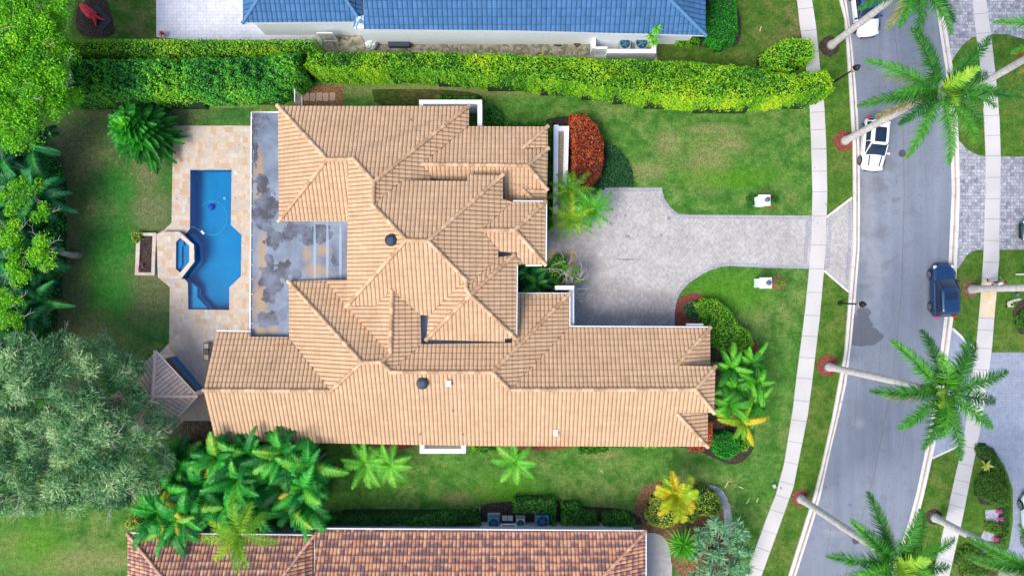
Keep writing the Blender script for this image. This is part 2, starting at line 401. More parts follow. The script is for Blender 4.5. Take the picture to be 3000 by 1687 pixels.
# foliage palettes
M['hedge'] = leafmat('hedge_leaves', [(.012, .10, .006), (.06, .26, .008), (.15, .43, .009), (.28, .57, .010), (.50, .66, .015)])
M['hedge_dk'] = leafmat('ficus_leaves', [(.005, .075, .018), (.022, .22, .034), (.06, .38, .028), (.15, .52, .016), (.36, .66, .02)])
M['tree_br'] = leafmat('bright_tree_leaves', [(.014, .12, .005), (.05, .27, .006), (.11, .44, .008), (.20, .60, .012), (.38, .72, .03)])
M['casu'] = leafmat('feathery_needles', [(.014, .085, .03), (.06, .22, .085), (.16, .38, .15), (.32, .54, .22), (.56, .70, .36)])
M['palm_g'] = leafmat('palm_leaflets', [(.008, .07, .010), (.022, .15, .014), (.05, .27, .018), (.12, .42, .022), (.34, .52, .04), (.22, .13, .05)])
M['palm_dk'] = leafmat('dark_palm_leaflets', [(.003, .06, .030), (.008, .12, .045), (.015, .20, .058), (.035, .31, .06), (.14, .44, .05)])
M['palm_cl'] = leafmat('clump_palm_leaflets', [(.003, .08, .014), (.008, .17, .02), (.022, .32, .028), (.08, .52, .05), (.60, .40, .02)])
M['palm_yg'] = leafmat('yellow_green_leaflets', [(.04, .16, .01), (.10, .30, .01), (.20, .45, .012), (.42, .55, .015), (.65, .42, .02)])
M['palm_lt'] = leafmat('light_palm_leaflets', [(.016, .16, .01), (.05, .31, .015), (.11, .48, .025), (.22, .62, .05), (.42, .72, .12)])
M['fern'] = leafmat('emerald_conifer_leaves', [(.002, .06, .004), (.006, .13, .005), (.012, .24, .006), (.03, .36, .008), (.16, .55, .015)])
M['red'] = leafmat('copper_leaves', [(.03, .05, .01), (.15, .035, .012), (.36, .045, .018), (.55, .09, .025), (.62, .22, .04), (.14, .28, .02)])
M['coral'] = leafmat('coral_flowers', [(.30, .03, .02), (.60, .10, .05), (.75, .25, .12), (.10, .25, .03)])
M['cover'] = leafmat('groundcover_leaves', [(.006, .05, .020), (.016, .10, .035), (.035, .16, .05), (.07, .22, .06)])
M['yel'] = leafmat('variegated_leaves', [(.03, .12, .01), (.12, .28, .015), (.32, .46, .03), (.52, .60, .08), (.62, .68, .20)])
M['bush'] = leafmat('garden_shrub_leaves', [(.015, .12, .008), (.05, .27, .010), (.13, .44, .012), (.28, .56, .015), (.60, .60, .02)])
M['bush_dk'] = leafmat('dark_shrub_leaves', [(.008, .07, .010), (.022, .15, .018), (.05, .24, .022), (.10, .34, .024), (.20, .42, .04)])
M['emer'] = leafmat('emerald_shrub_leaves', [(.004, .12, .006), (.010, .23, .008), (.02, .36, .01), (.05, .48, .012)])
M['spiky'] = leafmat('spiky_grey_leaves', [(.03, .13, .05), (.07, .24, .10), (.14, .36, .17), (.28, .50, .27), (.45, .58, .38)])
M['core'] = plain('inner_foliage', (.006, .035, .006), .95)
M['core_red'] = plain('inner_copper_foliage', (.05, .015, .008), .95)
M['topiary'] = leafmat('topiary_leaves', [(.03, .11, .008), (.06, .18, .01), (.11, .26, .012), (.18, .32, .015)])
M['pink'] = leafmat('pink_flowers', [(.5, .04, .28), (.7, .12, .45), (.75, .3, .6)])
# ------------------------------------------------------------------ ground, paving, road
POOL = [(558, 498), (679, 498), (677, 659), (708, 688), (706.5, 809), (672, 842), (672, 908), (552, 906), (551, 828), (535, 811), (569, 765), (569, 718), (541, 688), (557, 671)]
def ext(pl, n0=1400, n1=1400):      # carry a line on beyond the frame
    a, b = Vector(pl[0]), Vector(pl[1]); c, d = Vector(pl[-1]), Vector(pl[-2])
    return [tuple(a + (a - b).normalized() * n0)] + pl + [tuple(c + (c - d).normalized() * n1)]
def smooth(pl, it=2):
    for _ in range(it):
        q = [pl[0]]
        for a, b in zip(pl[:-1], pl[1:]):
            q.append((a[0] * .75 + b[0] * .25, a[1] * .75 + b[1] * .25)); q.append((a[0] * .25 + b[0] * .75, a[1] * .25 + b[1] * .75))
        pl = q + [pl[-1]]
    return pl
KLO = ext([(2457.5, 0), (2473, 58), (2479, 143), (2486, 248), (2492, 349), (2497, 430), (2498, 562), (2498, 717), (2487, 849), (2473, 1027), (2455, 1124), (2436, 1225), (2405, 1364), (2382, 1453), (2362, 1512), (2308, 1686)])
KLI = ext([(2478.8, 0), (2489, 70), (2498, 155), (2507, 249), (2513.7, 349), (2518, 450), (2519, 562), (2518, 725), (2507, 870), (2494, 1004), (2478.8, 1124), (2460, 1210), (2436, 1306), (2405, 1446), (2385, 1520), (2331.4, 1686)])
KRI = ext([(2739, 0), (2745, 39), (2755, 108.6), (2769.6, 200), (2779, 300), (2785, 430), (2788, 562), (2783, 678), (2777, 800), (2766, 934), (2737, 1178), (2715, 1300), (2684, 1446), (2664, 1520), (2610, 1686)])
KRO = ext([(2755, 0), (2762, 39), (2774, 108), (2788, 200), (2800, 300), (2806, 430), (2809, 562), (2805, 678), (2799, 800), (2789, 934), (2757, 1178), (2735, 1310), (2704, 1446), (2684, 1525), (2634, 1686)])
SLL = ext([(2334.5, 0), (2343, 77.6), (2350, 120), (2363, 220), (2372, 322), (2376, 426.6), (2380, 562), (2376, 717), (2368, 810), (2358, 911), (2333, 1105), (2322, 1200), (2297, 1356), (2273, 1446), (2250, 1504), (2190, 1667)])
SLR = ext([(2378, 0), (2390, 77.6), (2401, 190), (2409, 260), (2415, 322), (2420.6, 446), (2423, 562), (2419, 717), (2413, 795), (2401, 930), (2378, 1124), (2366, 1215), (2347, 1310), (2323.7, 1426.5), (2293, 1512), (2234, 1675)])
SRL = ext([(2849, 0), (2856, 77.6), (2870.4, 186), (2882, 349), (2887, 457.6), (2886, 562), (2882, 700), (2880, 756), (2872, 872), (2859, 1016), (2832, 1217), (2820, 1298.5), (2793, 1415), (2772, 1512), (2732, 1687)])
SRR = ext([(2888, 0), (2901.5, 97), (2917, 232.7), (2927, 349), (2931, 465), (2928.6, 562), (2926, 700), (2926.7, 756), (2915, 891.6), (2905, 1019.6), (2886, 1163), (2866.6, 1279), (2847, 1376), (2820, 1512), (2780, 1687)])
BIG = 700
pool_w = PP(POOL)
fill('ground', [(-BIG, -BIG), (BIG, -BIG), (BIG, BIG), (-BIG, BIG)], [pool_w], 0, M['lawn'])
BL = [(60, 330), (500, 320), (760, 315), (760, 1260), (300, 1360), (60, 1300)]
fill('back_lawn', PP(BL), [pool_w], .006, M['lawn_back'])
PAT = [(508, 369), (800, 369), (800, 1239), (557, 1238), (530, 1266), (380, 1266), (350, 1150), (467, 1035), (496, 1004), (498, 841), (463, 812), (463, 680), (481, 674), (503, 653)]
fill('patio', PP(PAT), [pool_w], .03, M['travertine'])
mb = MB(); pts = PP(PAT)
for a, b in zip(pts, pts[1:] + pts[:1]): mb.add([(a.x, a.y, .0), (b.x, b.y, .0), (b.x, b.y, .03), (a.x, a.y, .03)], [(0, 1, 2, 3)])
tag(mb.build('patio_edge', plain('patio_red_edge', (.30, .12, .10), .8)), kind='structure')
def band(name, A, B, z, mat, thick=0, kind='structure'):
    n = min(len(A), len(B)); a = PP(A[:n]); b = PP(B[:n]); mb = MB()
    for i in range(n - 1):
        q = [(a[i].x, a[i].y, z), (a[i + 1].x, a[i + 1].y, z), (b[i + 1].x, b[i + 1].y, z), (b[i].x, b[i].y, z)]
        mb.add(q, [(0, 1, 2, 3)])
        if thick:
            for e in ((0, 1), (3, 2)):
                p, r = q[e[0]], q[e[1]]
                mb.add([p, r, (r[0], r[1], z - thick), (p[0], p[1], z - thick)], [(0, 1, 2, 3)])
    return tag(mb.build(name, mat), kind=kind)
def lerpl(A, B, t): return [(a[0] + (b[0] - a[0]) * t, a[1] + (b[1] - a[1]) * t) for a, b in zip(A, B)]
# verge grass between sidewalk and kerb both sides (own sheet), then road
band('verge', SLR, KLO, .008, M['verge'])
fill('verge_east', [(p.x, p.y) for p in PP(KRO)] + [(250, -250), (250, 250)], [], .008, M['verge'])
band('road', KLI, KRI, .012, M['asphalt'])
# pavement seam and cracks on the road
seam = [(2612, 0), (2615, 60), (2627, 150), (2640, 300), (2646, 440), (2648, 562), (2645, 700), (2640, 850), (2626, 1000), (2611, 1124), (2596, 1200), (2575, 1310), (2558, 1400), (2528, 1500), (2478, 1675)]
band('road_seam', ext(seam), [(x + 1.7, y) for x, y in ext(seam)], .017, M['joint'])
mb = MB()
rr = random.Random(3)
for x0, y0, x1, y1 in ((2580, 30, 2572, 330), (2545, 120, 2552, 240), (2522, 760, 2518, 900), (2515, 1000, 2502, 1260), (2530, 600, 2520, 700), (2700, 300, 2712, 520), (2560, 340, 2556, 560), (2580, 1000, 2566, 1180), (2440, 1500, 2420, 1640), (2640, 620, 2700, 640), (2530, 1330, 2590, 1350), (2660, 1180, 2640, 1330)):
    p = None
    for i in range(22):
        t = i / 21; q = P(x0 + (x1 - x0) * t + rr.uniform(-1.6, 1.6), y0 + (y1 - y0) * t)
        if p is not None and rr.random() < .85:
            mb.add([(p.x, p.y, .0165), (q.x, q.y, .0165), (q.x + .03, q.y, .0165), (p.x + .03, p.y, .0165)], [(0, 1, 2, 3)])
        p = q
tag(mb.build('road_cracks', M['joint']), kind='structure')
GL = lerpl(KLO, KLI, .40); GL2 = lerpl(KLO, KLI, .72)
band('kerb', KLO, GL, .15, M['kerb'], .15); band('kerb', GL2, KLI, .022, M['kerb'], .02)
band('kerb', GL, GL2, .02, M['gutterline'])
GR = lerpl(KRI, KRO, .42); GR2 = lerpl(KRI, KRO, .58)
band('kerb', KRI, GR, .022, M['kerb'], .02); band('kerb', GR2, KRO, .15, M['kerb'], .15)
band('kerb', GR, GR2, .02, M['gutterline'])
# driveways on the east side
COB1 = [(2755, -700), (2762, 39), (2774, 108), (2788, 180), (2800, 160), (2823, 130), (2848, 110), (2905, 101), (2950, 101), (3000, 116), (3060, 150), (3500, 150), (3500, -700)]
fill('driveway_cobble', PP(COB1), [], .014, M['cobble'])
COB2 = [(2808.4, 411), (2832, 438), (2860, 453), (2887, 459), (3400, 460), (3400, 731.5), (2862.7, 731.5), (2848, 738), (2831.7, 748), (2804, 790), (2806, 700), (2809, 562), (2806.5, 440)]
fill('driveway_cobble', PP(COB2), [], .014, M['cobble'])
ASP = [(2789, 961), (2855, 1023), (2905, 1032), (3500, 1032), (3500, 2200), (2900, 2200), (2909, 1675), (2956, 1601), (2967, 1531), (2967, 1434), (2948, 1376), (2909, 1310), (2861, 1300), (2818, 1298), (2731, 1341), (2757, 1178)]
M['asphalt_drive'] = mat_paver('slate_blue_pavers', (.22, .255, .34), (.28, .32, .41), (.19, .22, .29), 'small')
fill('driveway_slate', PP(ASP), [], .014, M['asphalt_drive'])
def strip(name, a, b, wdt, z, mat, thick=0):
    A, B = P(*a), P(*b); d = (B - A).normalized(); n = Vector((-d.y, d.x, 0)) * wdt / 2
    q = [A + n, B + n, B - n, A - n]; mb = MB()
    if thick: mb.prism([(p.x, p.y) for p in q], z - thick, z)
    else: mb.sheet([(p.x, p.y) for p in q], z)
    return tag(mb.build(name, mat), kind='structure')
for a, b in (((2790, 962), (2855, 1022)), ((2731, 1341), (2820, 1299)), ((2421, 636), (2496, 579)), ((2414, 793), (2486, 855))):
    strip('kerb', a, b, .16, .06, M['kerb'], .06)
# sidewalks with cut joints
SWM = M['sidewalk']
band('sidewalk', SLL, SLR, .05, SWM, .05); band('sidewalk', SRL, SRR, .05, SWM, .05)
mb = MB()
def joints(A, B, ys):
    def at(L, y):
        for p, q in zip(L[:-1], L[1:]):
            if min(p[1], q[1]) <= y <= max(p[1], q[1]):
                t = (y - p[1]) / (q[1] - p[1]); return p[0] + (q[0] - p[0]) * t
        return L[-1][0]
    for y in ys:
        k = float(np.interp(y, [0, 600, 1000, 1250, 1450, 1650], [-.10, 0, .06, .13, .27, .33]))
        a = P(at(A, y), y); b = P(at(B, y + k * 46), y + k * 46)
        mb.add([(a.x, a.y, .054), (b.x, b.y, .054), (b.x, b.y - .03, .054), (a.x, a.y - .03, .054)], [(0, 1, 2, 3)])
joints(SLL, SLR, [-60, 28, 92, 155, 330, 381, 437, 502, 562, 633, 717, 786, 855, 922, 983, 1045, 1105, 1170, 1228, 1290, 1350, 1408, 1448, 1490, 1550, 1600, 1655])
joints(SRL, SRR, [-20, 43, 100, 155, 215, 280, 340, 398, 457, 520, 582, 641, 704, 767, 815, 880, 930, 965, 1018, 1080, 1150, 1225, 1305, 1355, 1402, 1440, 1475, 1530, 1580, 1630])
tag(mb.build('sidewalk_joints', M['joint']), kind='structure')
# rust stained slabs by the palm on the far sidewalk
mb = MB()
A, B = lerpl(SRL, SRR, .03), lerpl(SRL, SRR, .97)
mb.sheet([P(2877, 822), P(2920, 824), P(2917, 880), P(2872, 878)], .0545); mb.sheet([P(2871.5, 880), P(2916, 882), P(2912, 928), P(2868, 925)], .0545)
mm = NM('rust_stained_concrete', .8, .2)
mm.col(mm.mix(mm.rng(mm.noise(1.4, 4), .3, .62), (.60, .56, .50), (.58, .44, .22)))
tag(mb.build('sidewalk_stain', mm.mat), kind='structure')

# main driveway
DRV = [(1560, 668), (1690, 668), (1725, 640), (1745, 575), (1767, 550), (1938, 549), (1946, 581), (1961.5, 604.6), (1984.7, 626), (2020, 629), (2250, 631), (2378, 632), (2379, 700), (2370, 787), (2250, 785), (2140, 779), (2115, 781), (2081.7, 791), (2057, 803), (2035, 818), (2015, 832), (2000, 849), (1989, 865), (1983, 880), (1977, 911), (1975, 1010), (1660, 1010), (1686, 850), (1686, 736), (1560, 736)]
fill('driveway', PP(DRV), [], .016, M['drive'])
APR = [(2423, 635), (2496, 579), (2498, 717), (2486, 856), (2415, 795)]
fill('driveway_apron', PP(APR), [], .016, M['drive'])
def border(pl, wdt, side, mat, z=.021):
    p = [Vector((q.x, q.y)) for q in PP(pl)]; inner = []
    for i, a in enumerate(p):
        d = (p[min(i + 1, len(p) - 1)] - p[max(i - 1, 0)]).normalized(); inner.append(a + Vector((-d.y, d.x)) * wdt * side)
    mb = MB()
    for i in range(len(p) - 1): mb.add([(*p[i], z), (*p[i + 1], z), (*inner[i + 1], z), (*inner[i], z)], [(0, 1, 2, 3)])
    return tag(mb.build('driveway_border', mat), kind='structure')
border(DRV[3:13], .30, -1, M['drive_border']); border(DRV[13:26], .30, -1, M['drive_border'])
border([(2372, 645), (2364, 774)], .30, -1, M['drive_border'], .0225); border([(2427, 643), (2419, 786)], .3, 1, M['drive_border'], .0225)
border([(2494, 592), (2495, 717), (2484, 844)], .3, -1, M['drive_border'], .0235); border([(1610, 671), (1690, 671)], .22, -1, M['drive_border'])
# north neighbour: white paving, side yard dirt, brown lawn
NP = [(458, -300), (458, 110), (560, 118), (750, 118), (943, 146), (943, 100), (800, 100), (760, 60), (760, -300)]
fill('north_terrace', PP(NP), [], .012, M['north_paving'])
fill('side_yard_dirt', PP([(935, 95), (1760, 95), (1790, 190), (935, 190)]), [], .010, M['dirt'])
M['northlawn'] = mat_grass('north_lawn_grass', (.05, .12, .014), (.085, .165, .022), (.22, .18, .08), None, .75)
fill('north_lawn', PP([(2165, -400), (2331, -400), (2334, 0), (2349, 112), (2357, 180), (2230, 210), (1900, 200), (1780, 170), (2000, 110), (2100, 100)]), [], .009, M['northlawn'])
fill('north_back_lawn', PP([(270, -300), (457, -300), (457, 120), (200, 130)]), [], .009, M['northlawn'])
# beds
BEDN = [0]
def bed(name, pl, mat, z=.02, sm=2):
    BEDN[0] += 1; z = z + BEDN[0] * .0007
    if sm: pl = smooth(pl + [pl[0]], sm)[:-1]
    return tag(MBsheet(name, pl, z, mat), kind='structure')
def MBsheet(name, pl, z, mat):
    mb = MB(); mb.sheet([(p.x, p.y) for p in PP(pl)], z); return mb.build(name, mat)
bed('mulch_bed', [(1975, 915), (1984, 878), (2004, 862), (2050, 856), (2110, 900), (2170, 950), (2225, 1010), (2225, 1060), (2180, 1060), (2120, 1060), (2040, 1030), (1975, 1010)], M['mulch_red'])
bed('mulch_bed', [(2060, 1000), (2225, 1020), (2215, 1090), (2150, 1150), (2120, 1220), (2205, 1260), (2213, 1310), (2180, 1352), (2140, 1363), (2090, 1340), (2040, 1318), (1990, 1308), (1900, 1305), (1900, 1290), (2060, 1290)], M['mulch_dark'])
bed('gravel_bed', [(1605, 560), (1740, 560), (1742, 600), (1722, 645), (1690, 668), (1605, 668)], M['gravel'], .022, 1)
bed('mulch_bed', [(1600, 350), (1680, 335), (1760, 400), (1780, 480), (1770, 550), (1700, 560), (1600, 560)], M['mulch_dark'], .018)
bed('gravel_bed', [(1510, 735), (1688, 735), (1688, 850), (1510, 850)], M['gravel'], .024, 0)
bed('mulch_bed', [(860, 250), (1010, 250), (1002, 312), (860, 312)], M['mulch_brown'], .013, 0)
bed('mulch_bed', [(1090, 262), (1300, 262), (1420, 275), (1420, 320), (1100, 320)], mat_grass('thin_shade_grass', (.035, .07, .012), (.05, .10, .015), (.14, .09, .04), None, .8), .011)
bed('gravel_bed', [(540, 1232), (640, 1232), (640, 1320), (500, 1320), (505, 1262)], mat_ground('dark_gravel', (.02, .015, .013), (.09, .065, .05), (.30, .24, .2), 9), .035, 0)
bed('mulch_bed', [(1080, 1285), (1230, 1285), (1230, 1300), (1180, 1318), (1100, 1312)], M['mulch_red'], .018)
bed('mulch_bed', [(1600, 1285), (1690, 1285), (1680, 1315), (1500, 1318), (1500, 1290)], M['mulch_red'], .018)
bed('mulch_bed', [(1860, 1470), (1880, 1425), (1915, 1410), (1960, 1408), (2040, 1415), (2100, 1425), (2140, 1480), (2150, 1560), (2150, 1700), (1970, 1700), (1960, 1560), (1850, 1560)], M['mulch_brown'], .018)
bed('gravel_border', [(2070, 1418), (2110, 1425), (2135, 1465), (2150, 1540), (2150, 1600), (2125, 1600), (2120, 1480), (2095, 1445)], M['gravel_grey'], .024)
bed('mulch_bed', [(920, 1508), (1200, 1502), (1400, 1495), (1410, 1475), (1500, 1466), (1630, 1462), (1660, 1480), (1870, 1490), (1890, 1560), (920, 1560)], M['mulch_dark'], .017)
bed('mulch_bed', [(2070, 0), (2165, 0), (2175, 130), (2130, 145), (2060, 140), (1990, 130), (1990, 118), (2080, 110)], M['mulch_dark'], .014)
bed('mulch_bed', [(240, -40), (310, -20), (330, 60), (345, 110), (210, 112)], M['mulch_dark'], .014)
MBsheet('south_paving', [(1885, 1547), (1972, 1543), (1965, 1800), (1885, 1800)], .019, mat_paver('pale_herringbone', (.40, .38, .38), (.46, .44, .44), (.28, .27, .28), 'herring'))['kind'] = 'structure'
# mulch rings of the street palms
def ring(x, y, r, mat, kind='structure'):
    mb = MB(); c = P(x, y); rr = random.Random(int(x))
    pl = [(c.x + math.cos(t * math.tau / 28) * r * rr.uniform(.93, 1.06), c.y + math.sin(t * math.tau / 28) * r * rr.uniform(.93, 1.06)) for t in range(28)]
    mb.sheet(pl, .03); tag(mb.build('mulch_ring', mat), kind=kind)
ring(2430, 136, .82, M['mulch_dark']); ring(2473, 413, .85, M['mulch_red']); ring(2424, 1070, .88, M['mulch_red'])
ring(2345, 1458, .70, M['mulch_red']); ring(2842, 847, .72, M['mulch_brown']); ring(2735, 1512, .62, M['mulch_dark'])
# worn, patchy bare spots are in the lawn material; stepping stones
for i, x in enumerate((897, 916, 936, 955, 974)):
    c = P(x, 284 + (i % 2)); mb = MB(); rr = random.Random(i)
    pl = [(c.x + sx * .235 * rr.uniform(.86, 1.05), c.y + sy * .33 * rr.uniform(.9, 1.05)) for sx, sy in ((-1, -1), (0, -1.05), (1, -1), (1.03, 0), (1, 1), (0, 1.04), (-1, 1), (-1.02, 0))]
    mb.prism(pl, 0, .05); o = mb.build('stepping_stone', plain('flagstone%d' % i, (.36 + .02 * i, .25, .19), .85) if i < 1 else M['_flag'])
    M['_flag'] = o.data.materials[0]
    tag(o, 'flat brown stepping stone, ' + ('nearest the white gate', 'second from the white gate', 'in the middle of its row', 'fourth from the white gate', 'farthest from the white gate')[i], 'stepping stone', 'stepping stones of the side path')
for x, y, lab in ((2643, 450, 'round iron manhole cover north of the driveway, beside the white car'), (2507, 1582, 'round manhole cover at the foot of the photo near the green palm shaft')):
    mb = MB(); c = P(x, y); mb.lathe([(.30, .0), (.30, .022), (.27, .024), (.26, .020), (.0, .021)], (c.x, c.y, 0), 24)
    tag(mb.build('manhole_cover', plain('cast_iron', (.07, .07, .08), .6) if 'iron_' not in M else M['iron_']), lab, 'manhole cover')
mb = MB(); c = P(2287, 1429); mb.lathe([(.11, .05), (.11, .058), (.0, .06)], (c.x, c.y, 0), 14)
tag(mb.build('utility_cover', M['bark']), 'small round rusty cover set in the left sidewalk', 'utility cover')
mb = MB(); c = P(2491, 1477); mb.box((c.x, c.y, .024), (.14, .10, .02), .4); tag(mb.build('road_marker', plain('blue_plastic', (.02, .12, .45), .4)), 'small square blue marker lying on the asphalt', 'road marker')

# ------------------------------------------------------------------ swimming pool
pc = P(625, 705)
pool = thing('swimming_pool', 'blue pool of angular outline set in the travertine patio', 'swimming pool', (pc.x, pc.y, 0))
m = NM('pool_plaster', .6, .2); nb = m.noise(.35, 3); x_, y_, z_ = m.sep(m.xyz())
base = m.mix(m.rng(nb, .3, .7), (.002, .20, .40), (.003, .25, .47))
m.col(m.mix(m.rng(m.noise(1.5, 3), .5, .7, 0, .25), base, (.006, .32, .55)))
M['plaster'] = m.mat
mb = MB()
pw = [(p.x, p.y) for p in pool_w]
area = sum(pw[i][0] * pw[(i + 1) % 14][1] - pw[(i + 1) % 14][0] * pw[i][1] for i in range(14))
if area < 0: pw = pw[::-1]
n = len(pw)
vs = [(x, y, -1.1) for x, y in pw] + [(x, y, .028) for x, y in pw]
mb.add(vs, [tuple(range(n))] + [((i + 1) % n, i, n + i, n + (i + 1) % n) for i in range(n)])
mb.build('basin', M['plaster'], pool)
mb = MB()   # steps in the south west corner and along the spa side
for pl, z in (([(552, 905), (552, 830), (556, 828), (572, 842), (572, 870), (605, 906)], -.35), ([(552.5, 905.5), (573, 845), (577, 848), (577, 868), (613, 905.5)], -.62)):
    mb.prism([(p.x, p.y) for p in PP(pl)], -1.09, z)
mb.prism([(p.x, p.y) for p in PP([(545, 689), (556, 680), (580, 712), (580, 772), (548, 808), (539, 806), (566, 765), (566, 718)])], -1.08, -.5)
mb.build('steps', plain('pool_step_plaster', (.006, .29, .50), .6), pool)
mb = MB()
for x, y, r in ((641, 576, .13), (603, 600, .11)):
    c = P(x, y); mb = MB(); mb.lathe([(r, -1.098), (r, -1.07), (0, -1.06)], (c.x, c.y, 0), 14); mb.build('drain_cover', plain('pale_drain', (.25, .55, .70), .5), pool)
def watermat(name, tint):
    m = NM(name, .03, .5); out = m.nt.nodes['Material Output']
    t = m.new('ShaderNodeBsdfTransparent'); t.inputs[0].default_value = (*tint, 1)
    g = m.new('ShaderNodeBsdfGlossy'); g.inputs['Roughness'].default_value = .04; g.inputs['Color'].default_value = (.9, .95, 1, 1)
    fr = m.new('ShaderNodeFresnel'); fr.inputs['IOR'].default_value = 1.33
    bp = m.new('ShaderNodeBump'); bp.inputs['Strength'].default_value = .25; bp.inputs['Distance'].default_value = .02
    m.put(bp.inputs['Height'], m.noise(3, 3, .6)); m.nt.links.new(bp.outputs[0], g.inputs['Normal'])
    mx = m.new('ShaderNodeMixShader'); m.nt.links.new(fr.outputs[0], mx.inputs[0])
    m.nt.links.new(t.outputs[0], mx.inputs[1]); m.nt.links.new(g.outputs[0], mx.inputs[2]); m.nt.links.new(mx.outputs[0], out.inputs[0]); return m.mat
M['water'] = watermat('pool_water', (.50, .86, .96))
mb = MB(); mb.sheet(pw, -.07); mb.build('water', M['water'], pool)
mb = MB(); c = P(691, 508); mb.lathe([(.12, .03), (.12, .042), (0, .044)], (c.x, c.y, 0), 16); tag(mb.build('skimmer_lid', M['white']), 'round white skimmer lid on the patio by the pool corner', 'lid')
# cleaner hose floating on the water, cleaner head
mb = MB(); hp = [(559, 666), (568, 665), (575, 668), (590, 680)]
pts = [P(x, y, -.05) for x, y in hp]
for k in range(33):
    t = R(100 - k * 7.4); pts.append(P(621 + math.cos(t) * 43 + (6 if k < 8 else 0) * (1 - k / 8), 639 + math.sin(t) * 50 - 0, -.05))
mb.tube(pts, .013, 6); hc = thing('pool_cleaner', 'pool cleaner with a thin pale hose curling over the blue water', 'pool cleaner', tuple(P(593, 681, -.05)))
mb.build('hose', plain('pale_hose', (.03, .36, .50), .4), hc)
mb = MB(); c = P(593, 681, 0); mb.box((c.x, c.y, -.05), (.30, .14, .08), -.8); mb.build('float', M['white'], hc)
mb = MB(); c = P(603, 602, 0); mb.lathe([(.24, -1.08), (.26, -1.0), (.2, -.85), (.08, -.8), (0, -.8)], (c.x, c.y, 0), 12); mb.build('cleaner_head', plain('navy_plastic', (.01, .06, .45), .4), hc)
# spa deck, spa, planter
sc = P(520, 745)
spa = thing('spa', 'raised travertine spa with small angular blue pool jutting into the big pool', 'spa', (sc.x, sc.y, 0))
DECK = [(475, 679), (525, 679), (541, 690), (569, 718), (569, 764), (531, 817), (485, 817), (462, 806), (458, 686)]
SPW = [(528, 697), (554, 719), (554, 767), (527, 799), (515, 787), (515.8, 709)]
zs = .42
dk = [(p.x, p.y) for p in PP(DECK, zs)]; sw = [(p.x, p.y) for p in PP(SPW, zs)]
fill('deck', dk, [sw], zs, M['travertine'], kind=None, parent=spa)
mb = MB()
for a, b in zip(dk, dk[1:] + dk[:1]): mb.add([(*a, -.3), (*b, -.3), (*b, zs), (*a, zs)], [(0, 1, 2, 3)])
mb.build('deck_wall', plain('blue_spa_tile', (.015, .09, .22), .3), spa)
mb = MB(); n = len(sw)
mb.add([(x, y, .06) for x, y in sw] + [(x, y, zs) for x, y in sw], [tuple(range(n))] + [((i + 1) % n, i, n + i, n + (i + 1) % n) for i in range(n)])
mb.prism([(p.x, p.y) for p in PP([(516, 710), (528, 698), (534, 703), (534, 720), (529, 722), (529, 775), (520, 790), (516, 786)], zs)], .065, .20)
mb.build('basin', M['plaster'], spa)
mb = MB(); mb.sheet(sw, zs - .08); mb.build('water', M['water'], spa)
mb = MB()   # pale coping over the east side
O = PP([(527, 694), (537, 690), (569, 717), (569, 731), (558, 731), (557, 719)], zs); mb.prism([(p.x, p.y) for p in O], zs, zs + .05)
mb.prism([(p.x, p.y) for p in PP([(557, 731.5), (569.5, 731.5), (569.5, 762), (557, 762)], zs)], zs, zs + .03)
mb.prism([(p.x, p.y) for p in PP([(556, 762.5), (570, 762.5), (570, 767), (535, 812), (526, 801), (556, 768)], zs)], zs, zs + .05)
mb.build('coping', plain('pale_coping', (.54, .46, .38), .6), spa)
plc = P(430, 744)
pl_ = thing('planter', 'rectangular pale stone planter with dark soil behind the spa', 'planter', (plc.x, plc.y, 0))
zz = .45
outr = [(p.x, p.y) for p in PP([(399.5, 682), (457.5, 682), (452.5, 807), (394.8, 806)], zz)]; inr = [(p.x, p.y) for p in PP([(411, 691), (446.7, 691), (443, 798), (406, 798)], zz)]
fill('rim', outr, [inr], zz, M['travertine'], kind=None, parent=pl_)
mb = MB()
for a, b in zip(outr, outr[1:] + outr[:1]): mb.add([(*a, 0), (*b, 0), (*b, zz), (*a, zz)], [(0, 1, 2, 3)])
for a, b in zip(inr, inr[1:] + inr[:1]): mb.add([(*a, .2), (*b, .2), (*b, zz), (*a, zz)], [(0, 1, 2, 3)])
mb.build('planter_wall', M['travertine'], pl_)
mb = MB(); mb.sheet(inr, .33); mb.build('soil', M['mulch_dark'], pl_)
def ipoly(px, py, poly):
    c = np.zeros(len(px), bool); n = len(poly)
    for i in range(n):
        x1, y1 = poly[i]; x2, y2 = poly[(i + 1) % n]
        if y1 == y2: continue
        m_ = ((y1 > py) != (y2 > py)) & (px < (x2 - x1) * (py - y1) / (y2 - y1) + x1); c ^= m_
    return c
